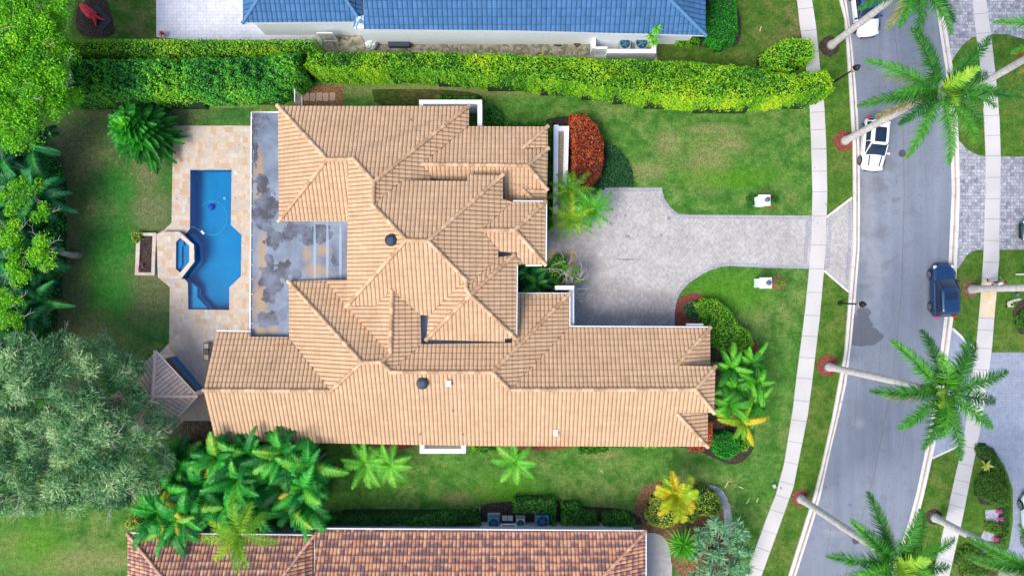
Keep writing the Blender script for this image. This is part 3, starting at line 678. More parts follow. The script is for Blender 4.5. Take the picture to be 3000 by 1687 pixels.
# ------------------------------------------------------------------ tiled roofs
UP = {'N': (0, -1), 'S': (0, 1), 'W': (1, 0), 'E': (-1, 0)}
class RoofB:
    def __init__(s, slope=.5, tw=.30, tl=.42, amp=.066, step=.052, seg=6):
        s.k = slope; s.pl = {}; s.V = {}; s.F = []; s.fix = {}
        s.tw, s.tl, s.amp, s.step, s.seg = tw, tl, amp, step, seg
    def plane(s, n, d, e, ze, up=None):
        u = Vector(up) if up else Vector(UP[d])
        if up: Pe = None; c = P(e[0], e[1], ze); pe = u.x * c.x + u.y * c.y
        else:
            c = P(e if d in 'WE' else 1500, e if d in 'NS' else 843.5, ze); pe = u.x * c.x + u.y * c.y
        s.pl[n] = (u, pe, ze)
    def zon(s, n, q):
        u, pe, ze = s.pl[n]; g = Vector(((q[0] - 1500) * G, -(q[1] - 843.5) * G)); uu = u.dot(g)
        return (ze + s.k * (uu - pe)) / (1 + s.k * uu / H)
    def v(s, **kw): s.V.update(kw)
    def face(s, pl, names): s.F.append((pl, names.split()))
    def solve(s):
        zs = {}
        for pl, ns in s.F:
            for n in ns: zs.setdefault(n, []).append(s.zon(pl, s.V[n]))
        s.W = {n: P(*s.V[n], s.fix.get(n, sum(z) / len(z))) for n, z in zs.items()}
        s.zdev = {n: max(z) - min(z) for n, z in zs.items() if max(z) - min(z) > .35}
    def tiles(s, name, mat, parent):
        out = bmesh.new(); uvl = out.loops.layers.uv.new('UVMap'); sg = s.seg
        for pl, ns in s.F:
            u = s.pl[pl][0]; a = Vector((-u.y, u.x)); pts = [s.W[n] for n in ns]
            for tri in tessellate_polygon([[Vector((p.x, p.y, 0)) for p in pts]]):
                T = [pts[i] for i in tri]
                ar = (T[1].x - T[0].x) * (T[2].y - T[0].y) - (T[2].x - T[0].x) * (T[1].y - T[0].y)
                if abs(ar) < .01: continue
                if ar < 0: T = T[::-1]
                Mx = np.array([[p.x, p.y, 1] for p in T]); zc = np.linalg.solve(Mx, [p.z for p in T])
                A = [a.x * p.x + a.y * p.y for p in T]; B = [u.x * p.x + u.y * p.y for p in T]
                i0 = math.floor(min(A) / s.tw * sg) - 1; i1 = math.ceil(max(A) / s.tw * sg) + 1
                j0 = math.floor(min(B) / s.tl) - 1; j1 = math.ceil(max(B) / s.tl) + 1
                ii = np.arange(i0, i1 + 1); aa = ii * s.tw / sg; ph = (ii % sg) / sg
                rows = []
                for j in range(j0, j1): rows += [(j * s.tl, s.step, j + .02), ((j + 1) * s.tl - .012, 0., j + .98)]
                bb = np.array([r[0] for r in rows]); hh = np.array([r[1] for r in rows]); vv = np.array([r[2] for r in rows])
                prof = s.amp * np.abs(np.sin(np.pi * ph)) ** .55
                jit = (np.sin(np.floor(ii / sg)[None, :] * 12.9898 + np.floor(vv)[:, None] * 78.233) * 43758.5453) % 1 * .012
                AA, BB = np.meshgrid(aa, bb); X = a.x * AA + u.x * BB; Y = a.y * AA + u.y * BB
                Z = zc[0] * X + zc[1] * Y + zc[2] + prof[None, :] * (1 + .0 * hh[:, None]) + hh[:, None] + jit
                nr, nc = AA.shape; bm = bmesh.new(); ul = bm.loops.layers.uv.new('UVMap')
                vs = [bm.verts.new((X[r, c], Y[r, c], Z[r, c])) for r in range(nr) for c in range(nc)]
                for r in range(nr - 1):
                    for c in range(nc - 1):
                        q = (r * nc + c, r * nc + c + 1, (r + 1) * nc + c + 1, (r + 1) * nc + c)
                        # orientation: a x u
                        f = bm.faces.new([vs[k] for k in (q if (a.x * u.y - a.y * u.x) > 0 else q[::-1])])
                        um = (math.floor(i0 + c) // sg); ordr = [(r, c), (r, c + 1), (r + 1, c + 1), (r + 1, c)]
                        if not (a.x * u.y - a.y * u.x) > 0: ordr = ordr[::-1]
                        jv = rows[r][2] if r % 2 == 0 else rows[r + 1][2]
                        for lp, (r_, c_) in zip(f.loops, ordr):
                            lp[ul].uv = (um + .5 + (((i0 + c_) / sg) - um - .5) * .96, min(max(vv[r_], math.floor(jv) + .02), math.floor(jv) + .98))
                for p, q in ((T[0], T[1]), (T[1], T[2]), (T[2], T[0])):
                    d = Vector((q.x - p.x, q.y - p.y, 0)).normalized(); no = Vector((d.y, -d.x, 0))
                    bmesh.ops.bisect_plane(bm, geom=bm.verts[:] + bm.edges[:] + bm.faces[:], plane_co=(p.x, p.y, 0), plane_no=no, clear_outer=True, dist=1e-5)
                me = bpy.data.meshes.new('t'); bm.to_mesh(me); bm.free(); out.from_mesh(me); bpy.data.meshes.remove(me)
        me = bpy.data.meshes.new(name); out.to_mesh(me); out.free()
        return link(name, me, mat, parent)
    def edges(s):
        ed = {}
        for fi, (pl, ns) in enumerate(s.F):
            for a, b in zip(ns, ns[1:] + ns[:1]): ed.setdefault(frozenset((a, b)), []).append(fi)
        return ed
    def finish(s, parent, capmat, rad=.145, skirt=None, valleys=True, capseg=.42):
        mb = MB(); vb = MB(); sk = MB(); cen = {}
        for fi, (pl, ns) in enumerate(s.F): cen[fi] = sum((s.W[n] for n in ns), Vector()) / len(ns)
        for e, fs in s.edges().items():
            a, b = (s.W[n] for n in e)
            if len(fs) == 2:
                n1, n2 = (Vector((-s.k * s.pl[s.F[f][0]][0].x, -s.k * s.pl[s.F[f][0]][0].y, 1)) for f in fs)
                if (n1 - n2).length < .05: continue
                md = (a + b) / 2; d = Vector((b.x - a.x, b.y - a.y, 0)).normalized(); sd = Vector((-d.y, d.x, 0))
                u1 = s.pl[s.F[fs[0]][0]][0]; pg = [(s.W[n].x, s.W[n].y) for n in s.F[fs[0]][1]]; tq = md + sd * .03
                side = 1 if ipoly(np.array([tq.x]), np.array([tq.y]), pg)[0] else -1
                conv = (Vector((u1.x, u1.y, 0)).dot(sd) * (1 if side > 0 else -1)) < 0
                if conv:
                    lo, hi = (a, b) if a.z < b.z else (b, a)
                    L = (hi - lo).length; nn = max(1, round(L / capseg))
                    for i in range(nn):
                        p = lo.lerp(hi, i / nn); q = lo.lerp(hi, (i + 1.12) / nn); up = Vector((0, 0, s.amp * .75 + .02))
                        if i == 0 and abs(lo.z - hi.z) > .4: p = lo + (lo - hi).normalized() * .08
                        rj = rad * random.uniform(.96, 1.05)
                        mb.tube([p + up, q + up], [rj * 1.1, rj * .86], 10, tint=random.random())
                elif valleys:
                    L = (b - a).length; nn = max(2, int(L / .2)); pts = []
                    for i in range(nn + 1):
                        jx = random.uniform(-.03, .03); pts.append(a.lerp(b, i / nn) + Vector((jx, jx, s.amp * .72)))
                    vb.tube(pts, [random.uniform(.02, .055) for _ in pts], 4)
            elif skirt:
                sk.add([(a.x, a.y, a.z + .02), (b.x, b.y, b.z + .02), (b.x, b.y, b.z - .22), (a.x, a.y, a.z - .22)], [(0, 1, 2, 3)])
        mb.build('ridge_caps', capmat, parent, smooth=False)
        if vb.v: vb.build('valley_flashing', M['flash'], parent)
        if sk.v: sk.build('fascia', skirt, parent)
def walls(pls, parent, mat, name='wall'):
    mb = MB()
    for pl, z0, z1 in pls: mb.prism([(p.x, p.y) for p in PP(pl, min(z1, 3.3))], z0, z1)
    return mb.build(name, mat, parent)
def rect(x0, y0, x1, y1): return [(x0, y0), (x1, y0), (x1, y1), (x0, y1)]
def gutter(paths, parent, z, r=.055, name='gutter'):
    mb = MB()
    for p in paths:
        pts = [P(x, y, zz) for (x, y, zz) in p]
        mb.tube(pts, r, 6)
    return mb.build(name, M['white'], parent)

hc_ = P(1500, 843)
M['_memb'] = plain('grey_membrane', (.34, .40, .50), .6)
house = thing('house', 'large villa with many tan barrel tiled hip roofs in the middle of the photo', 'house', (hc_.x, hc_.y, 0))
r = RoofB(); ZE = 3.4
r.plane('N1', 'N', 310, ZE); r.plane('WA', 'W', 817, ZE); r.plane('SA', 'S', 648, ZE); r.plane('E1', 'E', 1373, ZE)
w1z = r.zon('N1', (1023, 471)); r.plane('W1', 'W', 1019, w1z)
zr = r.zon('W1', (1191, 703.5))
def back(d, apex, z, e):   # plane through apex height, with its eave line at e: returns eave height
    lo = 0.5
    for _ in range(60):
        ze = lo; u = Vector(UP[d]); c = P(e if d in 'WE' else 1500, e if d in 'NS' else 843.5, ze); pe = u.x * c.x + u.y * c.y
        a = P(*apex, z); run = u.x * a.x + u.y * a.y - pe; lo = z - r.k * run
    return lo
def pback(n, d, apex, z, e): r.plane(n, d, e, back(d, apex, z, e))
pback('NC', 'N', (1191, 703.5), zr, 532); pback('S1', 'S', (1191, 703.5), zr, 897); pback('EC', 'E', (1254, 705.5), zr, 1472)
r.plane('BN', 'N', 371.5, ZE); zb = r.zon('BN', (1546, 486)); pback('BS', 'S', (1546, 486), zb, 631); pback('E5', 'E', (1546, 486), zb, 1605); r.plane('E5a', 'E', 1605, ZE)
zg = r.zon('EC', (1409, 674)); pback('GN', 'N', (1509, 674), zg, 592); pback('GE', 'E', (1509, 674), zg, 1598.5); pback('GS', 'S', (1509, 674), zg, 775)
zfn = r.zon('EC', (1459.5, 753.7)); r.plane('FN', 'N', 753.7, zfn); zf = r.zon('FN', (1378, 864))
pback('FE', 'E', (1378, 864), zf, 1513); pback('FS', 'S', (1378, 864), zf, 992); pback('FW', 'W', (1378, 864), zf, 1249)
r.plane('W2', 'W', 951, ZE); z2 = r.zon('W2', (1147, 950)); pback('E2', 'E', (1147, 950), z2, 1234)
r.plane('ND', 'N', 824, ZE); r.plane('WD', 'W', 846, ZE); r.plane('NG', 'N', 971, ZE); r.plane('SP', 'S', 1300, ZE)
r.plane('N3', 'N', 860, ZE); r.plane('E3', 'E', 1667, ZE); r.plane('N4', 'N', 958, ZE); r.plane('E4a', 'E', 2080, ZE); r.plane('E4b', 'E', 2075, ZE)
z4 = (r.zon('N4', (2036.5, 1140)) + r.zon('SP', (2036.5, 1140))) / 2; pback('E4', 'E', (2036.5, 1140), z4, 2094)
r.v(a1=(815, 311), a2=(1374, 312), a3=(1373, 371), r1=(959.4, 468), r2=(1036, 465.5), r2b=(1022, 467), r3=(1096, 533), r4=(1093, 601), r5=(1191, 703.5), r6=(1254, 705.5),
    a4=(818, 648), s1=(1020, 648), w1=(1016, 897), b1=(1236, 482), b1b=(1263, 513), b1c=(1263, 530), n1=(1180, 529), v1=(1263, 524), v2=(1374, 530),
    bn2=(1604, 372), bn3=(1532, 435), bn4=(1605, 436), b2=(1546, 486), bs1=(1603, 555), bs2=(1532, 555), bs3=(1566, 592), bs4=(1470, 592), bs5=(1470, 530), bs6=(1602, 592),
    nc1=(1369, 531.5), nc2=(1369, 511), c1=(1472.5, 513.5), c2=(1472.7, 583), c3=(1501, 592), g1=(1411, 674), g2=(1509, 674), g3=(1598, 592), g4=(1597.5, 775), g5=(1530, 774), g6=(1507, 740), g7=(1459.5, 736), g8=(1459.5, 728),
    f1=(1459.5, 753.5), q1=(1365, 820), q2=(1366, 845), f2=(1505, 748), fa=(1378, 864), f3=(1536, 773), f4=(1513, 776), f5=(1511, 990), f6=(1479, 992), f7=(1479, 1001.5), f8=(1249.5, 994), f9=(1256, 924),
    k0=(1231, 922), k1=(1149, 850), k2=(1103, 897), m1=(953.6, 820), m2=(1018, 820), m3=(1144, 1036), kk=(1117, 1060), k9=(1146, 1089), e1=(1234, 1008),
    d1=(847, 825), d2=(1061, 1061), d3=(848, 991), d4=(970, 1144), gg1=(635, 971), gg2=(732, 972), gg3=(732, 986), gg4=(845, 987), gg5=(596, 1142),
    sp1=(632, 1290), sp2=(2072, 1307), sp3=(1982, 1209), sp4=(2091, 1207.6), p1=(2036.5, 1140), p2=(1494, 1141), p3=(1443, 1090),
    n3a=(1500, 1004), n3b=(1500, 861), t1=(1667, 861), t2=(1667, 957.6), u1=(2079.6, 960), u2=(1982, 1070), u3=(2095, 1073.5), u4=(2080, 1073.5), w3=(2073, 1209), spm=(1400, 1305), spn=(900, 1296))
for pl, ns in (('N1', 'a1 a2 r3 r2 r2b r1'), ('WA', 'a1 r1 a4'), ('SA', 'r1 r2b s1 a4'), ('W1', 'r2b r2 r3 r4 r5 w1'), ('E1', 'a2 a3 b1 b1b b1c n1 r4 r3'),
               ('BN', 'a3 bn2 bn3 bn4 b2 b1'), ('E5a', 'bn2 bn4 bn3'), ('E5', 'bn4 bs1 b2'), ('BS', 'b1 b2 bs1 bs2 bs3 bs4 bs5 v2 v1 b1b'), ('E5a', 'bs2 bs1 bs6 bs3'),
               ('NC', 'r4 n1 nc1 nc2 c1 r6 r5'), ('EC', 'r6 c1 c2 c3 g1 g8 f1 q2 q1'), ('GN', 'c3 g3 g2 g1'), ('GE', 'g3 g4 g2'), ('GS', 'g1 g2 g4 g5 g6 g7 g8'),
               ('FN', 'f1 f2 fa q2'), ('FE', 'f2 f3 f4 f5 fa'), ('FS', 'fa f5 f6 f7 f8'), ('FW', 'f8 f9 q1 q2 fa'), ('S1', 'r5 r6 q1 f9 k0 k1 k2 w1'),
               ('W2', 'm1 m2 w1 k2 k1 m3'), ('E2', 'k1 k0 e1 k9 kk m3'), ('ND', 'd1 m1 m3 kk d2'), ('WD', 'd1 d2 d4 d3'), ('NG', 'gg1 gg2 gg3 gg4 d3 d4 gg5'),
               ('SP', 'gg5 d4 d2 kk k9 p3 p2 p1 sp4 sp3 sp2 spm spn sp1'), ('N3', 'k9 e1 n3a n3b t1 p3'), ('E3', 't1 t2 p2 p3'), ('N4', 't2 u1 u2 u3 p1 p2'), ('E4a', 'u1 u4 u2'), ('E4', 'u3 sp4 p1'), ('E4b', 'sp3 w3 sp2')):
    r.face(pl, ns)
r.solve(); print('ROOF dev', {k: round(v, 2) for k, v in r.zdev.items()}); print('levels', round(w1z, 2), round(zr, 2), round(zf, 2), {k: round(v[2], 2) for k, v in r.pl.items()})
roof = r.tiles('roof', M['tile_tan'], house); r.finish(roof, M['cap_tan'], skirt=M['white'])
ROOFM = r
ff = fill('flat_roof', [(p.x, p.y) for p in PP([(738, 329), (835, 329), (835, 640), (1030, 640), (1030, 840), (860, 840), (860, 1000), (732, 985)], 3.1)], [], 3.1, M['flat'], kind=None, parent=house)
walls([(rect(835, 330, 1355, 640), 0, 3.2), (rect(745, 345, 834, 975), 0, 3.05), (rect(834, 641, 1040, 840), 0, 3.07), (rect(1340, 395, 1585, 560), 0, 3.15), (rect(866, 841, 1240, 1010), 0, 3.18), (rect(655, 992, 2055, 1285), 0, 3.22),
       (rect(1510, 880, 1648, 991), 0, 3.12), (rect(1042, 575, 1445, 880), 0, w1z - .5), (rect(1170, 561, 1400, 574), 0, w1z - .6), (rect(1446, 610, 1578, 762), 0, 4.1), (rect(1268, 763, 1500, 975), 0, 4.4), (rect(1075, 881, 1267, 900), 0, w1z - .6)], house, M['stucco_cream'])
# small flat well floors between the high roofs
for pl, z in ((rect(1220, 905, 1268, 1015), 4.35), (rect(1266, 985, 1500, 1015), 4.34), (rect(1255, 512, 1378, 540), 3.9), (rect(1450, 728, 1515, 760), 4.3)): mb = MB(); mb.prism([(p.x, p.y) for p in PP(pl, z)], z - .3, z); mb.build('flat_roof_well', M['_memb'], house)
gutter([[(733, 983, 3.16), (737, 329, 3.16), (818, 329, 3.16)], [(1667, 955.5, 3.4), (2082, 957.5, 3.4)], [(1515.5, 776, r.pl['FE'][2]), (1513.5, 990, r.pl['FE'][2])], [(1669.5, 862, 3.4), (1669.5, 955, 3.4)], [(1503, 588.5, r.pl['GN'][2] - .02), (1600, 590, r.pl['GN'][2] - .02)],
        [(1540, 777.5, r.pl['GS'][2] - .05), (1588, 777.5, r.pl['GS'][2] - .05)], [(635, 968, 3.4), (735, 970, 3.4)], [(1601, 592, r.pl['GE'][2]), (1600, 775, r.pl['GE'][2])], [(1513, 859, 3.4), (1667, 859, 3.4)]], house, 0)
mb = MB()
for y in range(345, 985, 43): 
    c = P(736, y, 3.18); mb.box((c.x + .05, c.y, 3.20), (.2, .025, .03))
mb.build('gutter_bracket', M['white'], house)
def roofz(pl, x, y): return r.zon(pl, (x, y))
for x, y, pl in ((1146.5, 704, 'W1'), (1238, 1122, 'SP')):
    z = roofz(pl, x, y); c = P(x, y, z + .1); mb = MB()
    mb.lathe([(.30, -.12), (.30, .08), (.40, .10), (.42, .16), (.36, .24), (.0, .27)], tuple(c), 20); o = mb.build('solar_vent', M['dark'], roof)
    mb = MB(); mb.box((c.x + .0, c.y, c.z + .285), (.36, .36, .03), .1); mb.build('solar_panel', plain('solar_cells', (.02, .07, .16), .15), roof)
for x, y, pl in ((1315, 1122, 'SP'), (1627, 1266, 'SP')):
    z = roofz(pl, x, y); c = P(x, y, z + .1); mb = MB(); mb.box((c.x, c.y, c.z + .06), (.30, .40, .22)); mb.box((c.x, c.y, c.z + .2), (.34, .44, .06)); mb.build('roof_vent', M['white'], roof)
for x, y, pl in ((1354, 471, 'BN'), (791, 1064, 'NG'), (1326, 1204, 'SP'), (1230, 1271, 'SP'), (1355, 1273, 'SP'), (990, 884, 'ND'), (1202, 352, 'N1')):
    z = roofz(pl, x, y); c = P(x, y, z + .05); mb = MB(); mb.lathe([(.05, -.05), (.05, .22), (.035, .22), (.03, .12), (0, .12)], tuple(c), 10); mb.build('vent_pipe', M['concrete'], roof)
# ceiling height openings: garage door and windows on the walls that can be seen
mb = MB(); c = P(1820, 990); mb.box((c.x, c.y + .15, 1.25), (5.2, .12, 2.4)); mb.build('garage_door', M['white'], house)
mb = MB()
for x, y, sx, sy in ((735, 450, .06, 2.4), (735, 600, .06, 2.4), (735, 760, .06, 2.4), (735, 900, .06, 2.0)):
    c = P(745, y, 3.05); mb.box((c.x - .02, c.y, 1.3), (sx, sy, 2.2))
mb.build('window', plain('dark_glass', (.03, .05, .07), .1, spec=.6), house)

# ---- north house (blue tiles)
nc = P(1400, -150); nh = thing('house', 'neighbouring white house with a blue tiled roof along the top edge', 'house', (nc.x, nc.y, 0))
b = RoofB(.45, .36, .46, .05, .05, 6); b.plane('S', 'S', 68, 3.5); b.plane('W', 'W', 712, 3.5); b.plane('E', 'E', 1062, 3.5)
b.plane('S2', 'S', 98, 3.5); b.plane('E2', 'E', 2067, 3.5)
b.v(a=(712, 68), b=(1058, 65), c=(917, -146), c0=(852, -146), d=(712, -360), e=(1062, -360), f=(1064, 60), f0=(1064, -360),
    g=(1066, 87), h=(2067, 104.7), i=(1784, -180), j=(1066, -180), k=(2067, -480), m=(1500, 91))
b.face('S', 'a b c c0'); b.face('W', 'd a c0'); b.face('E', 'b f e c'); b.face('S2', 'g m h i j'); b.face('E2', 'h k i'); b.plane('N', 'N', -360, 3.5); b.plane('N2', 'N', -480, 3.5); b.v(jj=(1066, -480)); b.face('N', 'd e c c0'); b.face('N2', 'k jj j i'); b.solve(); print(b.zdev)
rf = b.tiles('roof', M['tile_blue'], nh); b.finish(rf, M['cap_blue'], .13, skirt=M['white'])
walls([(rect(732, -335, 1046, 56), 0, 3.38), (rect(1047, -455, 2045, 84), 0, 3.36)], nh, M['stucco_white'])
mb = MB(); cc = [P(1034, 64, 3.3), P(1078, 88, 3.3), P(1073, 44, 3.9), P(1052, 68, 3.75), P(1032, 86, 3.0), P(1062, 88, 3.15)]
mb = MB(); gx, gy = 9, 8; vv = []
for j in range(gy):
    for i in range(gx):
        t, u_ = i / (gx - 1), j / (gy - 1); z = 3.95 - .75 * u_ + .07 * math.sin(i * 2.1 + j * .7) + .05 * math.cos(i * 3.3)
        vv.append(P(1040 + 34 * t + (-8 + 10 * t) * u_, 52 - 9 * t + 36 * u_, z))
mb.add(vv, [(j * gx + i, j * gx + i + 1, (j + 1) * gx + i + 1, (j + 1) * gx + i) for j in range(gy - 1) for i in range(gx - 1)])
tag(mb.build('tarpaulin', plain('pale_blue_tarp', (.38, .50, .62), .35, var=.3)), 'crumpled pale blue tarpaulin on the corner of the blue roof', 'tarpaulin')
# ---- south house (flashed clay tiles)
sc_ = P(1150, 1800); sh = thing('house', 'neighbouring house with a mottled brown and orange clay tile roof along the bottom edge', 'house', (sc_.x, sc_.y, 0))
q = RoofB(.45, .27, .46, .085, .04, 6); q.plane('N', 'N', 1564, 3.5); q.plane('W', 'W', 376, 3.5); q.plane('E', 'E', 919, 3.5); q.plane('N2', 'N', 1550, 3.6); q.plane('E2', 'E', 1891, 3.6)
q.v(a=(376, 1562), b=(920, 1568), c=(648, 1900), c0=(660, 1900), d=(376, 2240), e=(920, 2240), g=(923, 1549), h=(1890, 1556), i=(1590, 1870), j=(923, 1870), k=(1890, 2190))
q.face('N', 'a b c0 c'); q.face('W', 'd a c'); q.face('E', 'b e c0'); q.face('N2', 'g h i j'); q.face('E2', 'h k i'); q.plane('S', 'S', 2240, 3.5); q.plane('S2', 'S', 2190, 3.6); q.v(jj=(923, 2190)); q.face('S', 'd e c0 c'); q.face('S2', 'k jj j i'); q.solve(); print(q.zdev)
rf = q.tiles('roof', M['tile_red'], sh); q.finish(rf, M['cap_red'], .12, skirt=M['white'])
walls([(rect(396, 1584, 925, 2210), 0, 3.38), (rect(926, 1572, 1868, 2165), 0, 3.42)], sh, M['stucco_grey'])
gutter([[(378, 1559.5, 3.5), (922, 1566, 3.5)], [(911, 1546.5, 3.6), (1893, 1553.5, 3.6)], [(1892.5, 1554, 3.6), (1892.5, 1800, 3.6)], [(923, 1570, 3.5), (923, 1672, 3.5)]], sh, 0, .06)

# ---- gazebo
gc = P(453, 1160, 2.8); gz = thing('gazebo', 'square garden pavilion with pinkish tiled pyramid roof at the patio corner', 'gazebo', (gc.x, gc.y, 0))
g = RoofB(.5, .30, .42, .06, .03, 6)
tp, rt_, bt, lf, ap = (456, 1030), (577, 1159.5), (454, 1290), (331, 1160), (447, 1162)
s2 = math.sqrt(.5)
g.plane('NE', None, ((tp[0] + rt_[0]) / 2, (tp[1] + rt_[1]) / 2), 2.8, (-s2, -s2)); g.plane('SE', None, ((rt_[0] + bt[0]) / 2, (rt_[1] + bt[1]) / 2), 2.8, (-s2, s2))
g.plane('SW', None, ((bt[0] + lf[0]) / 2, (bt[1] + lf[1]) / 2), 2.8, (s2, s2)); g.plane('NW', None, ((lf[0] + tp[0]) / 2, (lf[1] + tp[1]) / 2), 2.8, (s2, -s2))
g.v(tp=tp, rt=rt_, bt=bt, lf=lf, ap=ap)
g.face('NE', 'tp rt ap'); g.face('SE', 'rt bt ap'); g.face('SW', 'bt lf ap'); g.face('NW', 'lf tp ap'); g.solve()
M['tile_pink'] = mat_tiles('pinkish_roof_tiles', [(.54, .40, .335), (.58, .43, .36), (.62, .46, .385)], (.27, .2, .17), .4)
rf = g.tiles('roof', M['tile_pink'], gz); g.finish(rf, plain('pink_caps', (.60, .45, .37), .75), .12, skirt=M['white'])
gutter([[(tp[0] + 1, tp[1] - 2, 2.8), (rt_[0] + 2, rt_[1], 2.8), (bt[0], bt[1] + 2, 2.8)]], gz, 0, .05)
for x, y in ((456, 1052), (556, 1160), (455, 1268), (352, 1160)):
    c = P(x, y, 2.7); mb = MB(); mb.box((c.x, c.y, 1.37), (.3, .3, 2.7), R(45)); mb.build('post', M['stucco_cream'], gz)
# ---- outdoor bar beside it
bc = P(540, 1100, 0); ob = thing('outdoor_bar', 'brown topped outdoor bar with glossy blue front under the pavilion eave', 'bar', (bc.x, bc.y, 0))
def bar(pl, z0, z1, name, mat): 
    mb = MB(); mb.prism([(p.x, p.y) for p in PP(pl, z1)], z0, z1); mb.build(name, mat, ob)
bar([(484, 1049), (499, 1049), (583, 1148), (560, 1172), (545, 1160), (560, 1145)], .03, 1.06, 'bar_front', plain('blue_bar_tiles', (.01, .12, .34), .35, var=.4))
bar([(480, 1047), (500, 1051), (584, 1150), (574, 1160), (560, 1150), (484, 1060)], 1.062, 1.11, 'countertop', plain('brown_granite', (.20, .11, .06), .35, var=.4, scale=12))
# ------------------------------------------------------------------ foliage builders
def Vs(pts): return [(x * 1.16460, y * 1.16425) for x, y in pts]
def edist(px, py, poly):
    d = np.full(len(px), 1e9); n = len(poly)
    for i in range(n):
        a = np.array(poly[i]); b = np.array(poly[(i + 1) % n]); ab = b - a; L = (ab ** 2).sum() + 1e-12
        t = np.clip(((px - a[0]) * ab[0] + (py - a[1]) * ab[1]) / L, 0, 1)
        d = np.minimum(d, np.hypot(px - a[0] - t * ab[0], py - a[1] - t * ab[1]))
    return d
class Lump:
    def __init__(s, seed, f):
        g = np.random.default_rng(seed); s.k = g.normal(size=(9, 2)) * f; s.p = g.uniform(0, 6.28, 9)
    def __call__(s, x, y): return sum(np.sin(k[0] * x + k[1] * y + p) for k, p in zip(s.k, s.p)) / 9 * 1.8
def unit(v): return v / (np.linalg.norm(v, axis=1, keepdims=True) + 1e-9)
def leafcloud(name, C, size, tint, mat, parent, up=.7, asp=.5, out=None, dirs=None, seed=0, fold=.15):
    g = np.random.default_rng(seed); N = len(C)
    nrm = g.normal(size=(N, 3)) * .6; nrm[:, 2] += up
    if out is not None: nrm += out
    nrm = unit(nrm)
    t = g.normal(size=(N, 3)) if dirs is None else dirs + g.normal(size=(N, 3)) * .35
    t = unit(t - nrm * (t * nrm).sum(1, keepdims=True)); b = np.cross(nrm, t)
    s = np.asarray(size).reshape(-1, 1) * np.ones((N, 1))
    V = np.empty((N, 4, 3)); V[:, 0] = C - t * s; V[:, 1] = C + b * s * asp + nrm * s * fold; V[:, 2] = C + t * s; V[:, 3] = C - b * s * asp + nrm * s * fold
    me = bpy.data.meshes.new(name); me.vertices.add(4 * N); me.vertices.foreach_set('co', V.reshape(-1))
    me.loops.add(4 * N); me.loops.foreach_set('vertex_index', np.arange(4 * N, dtype=np.int32))
    me.polygons.add(N); me.polygons.foreach_set('loop_start', np.arange(0, 4 * N, 4, dtype=np.int32)); me.polygons.foreach_set('loop_total', np.full(N, 4, dtype=np.int32))
    a = me.attributes.new('tint', 'FLOAT', 'FACE'); a.data.foreach_set('value', np.clip(tint, 0, 1).astype(np.float32))
    me.update(calc_edges=True); return link(name, me, mat, parent)
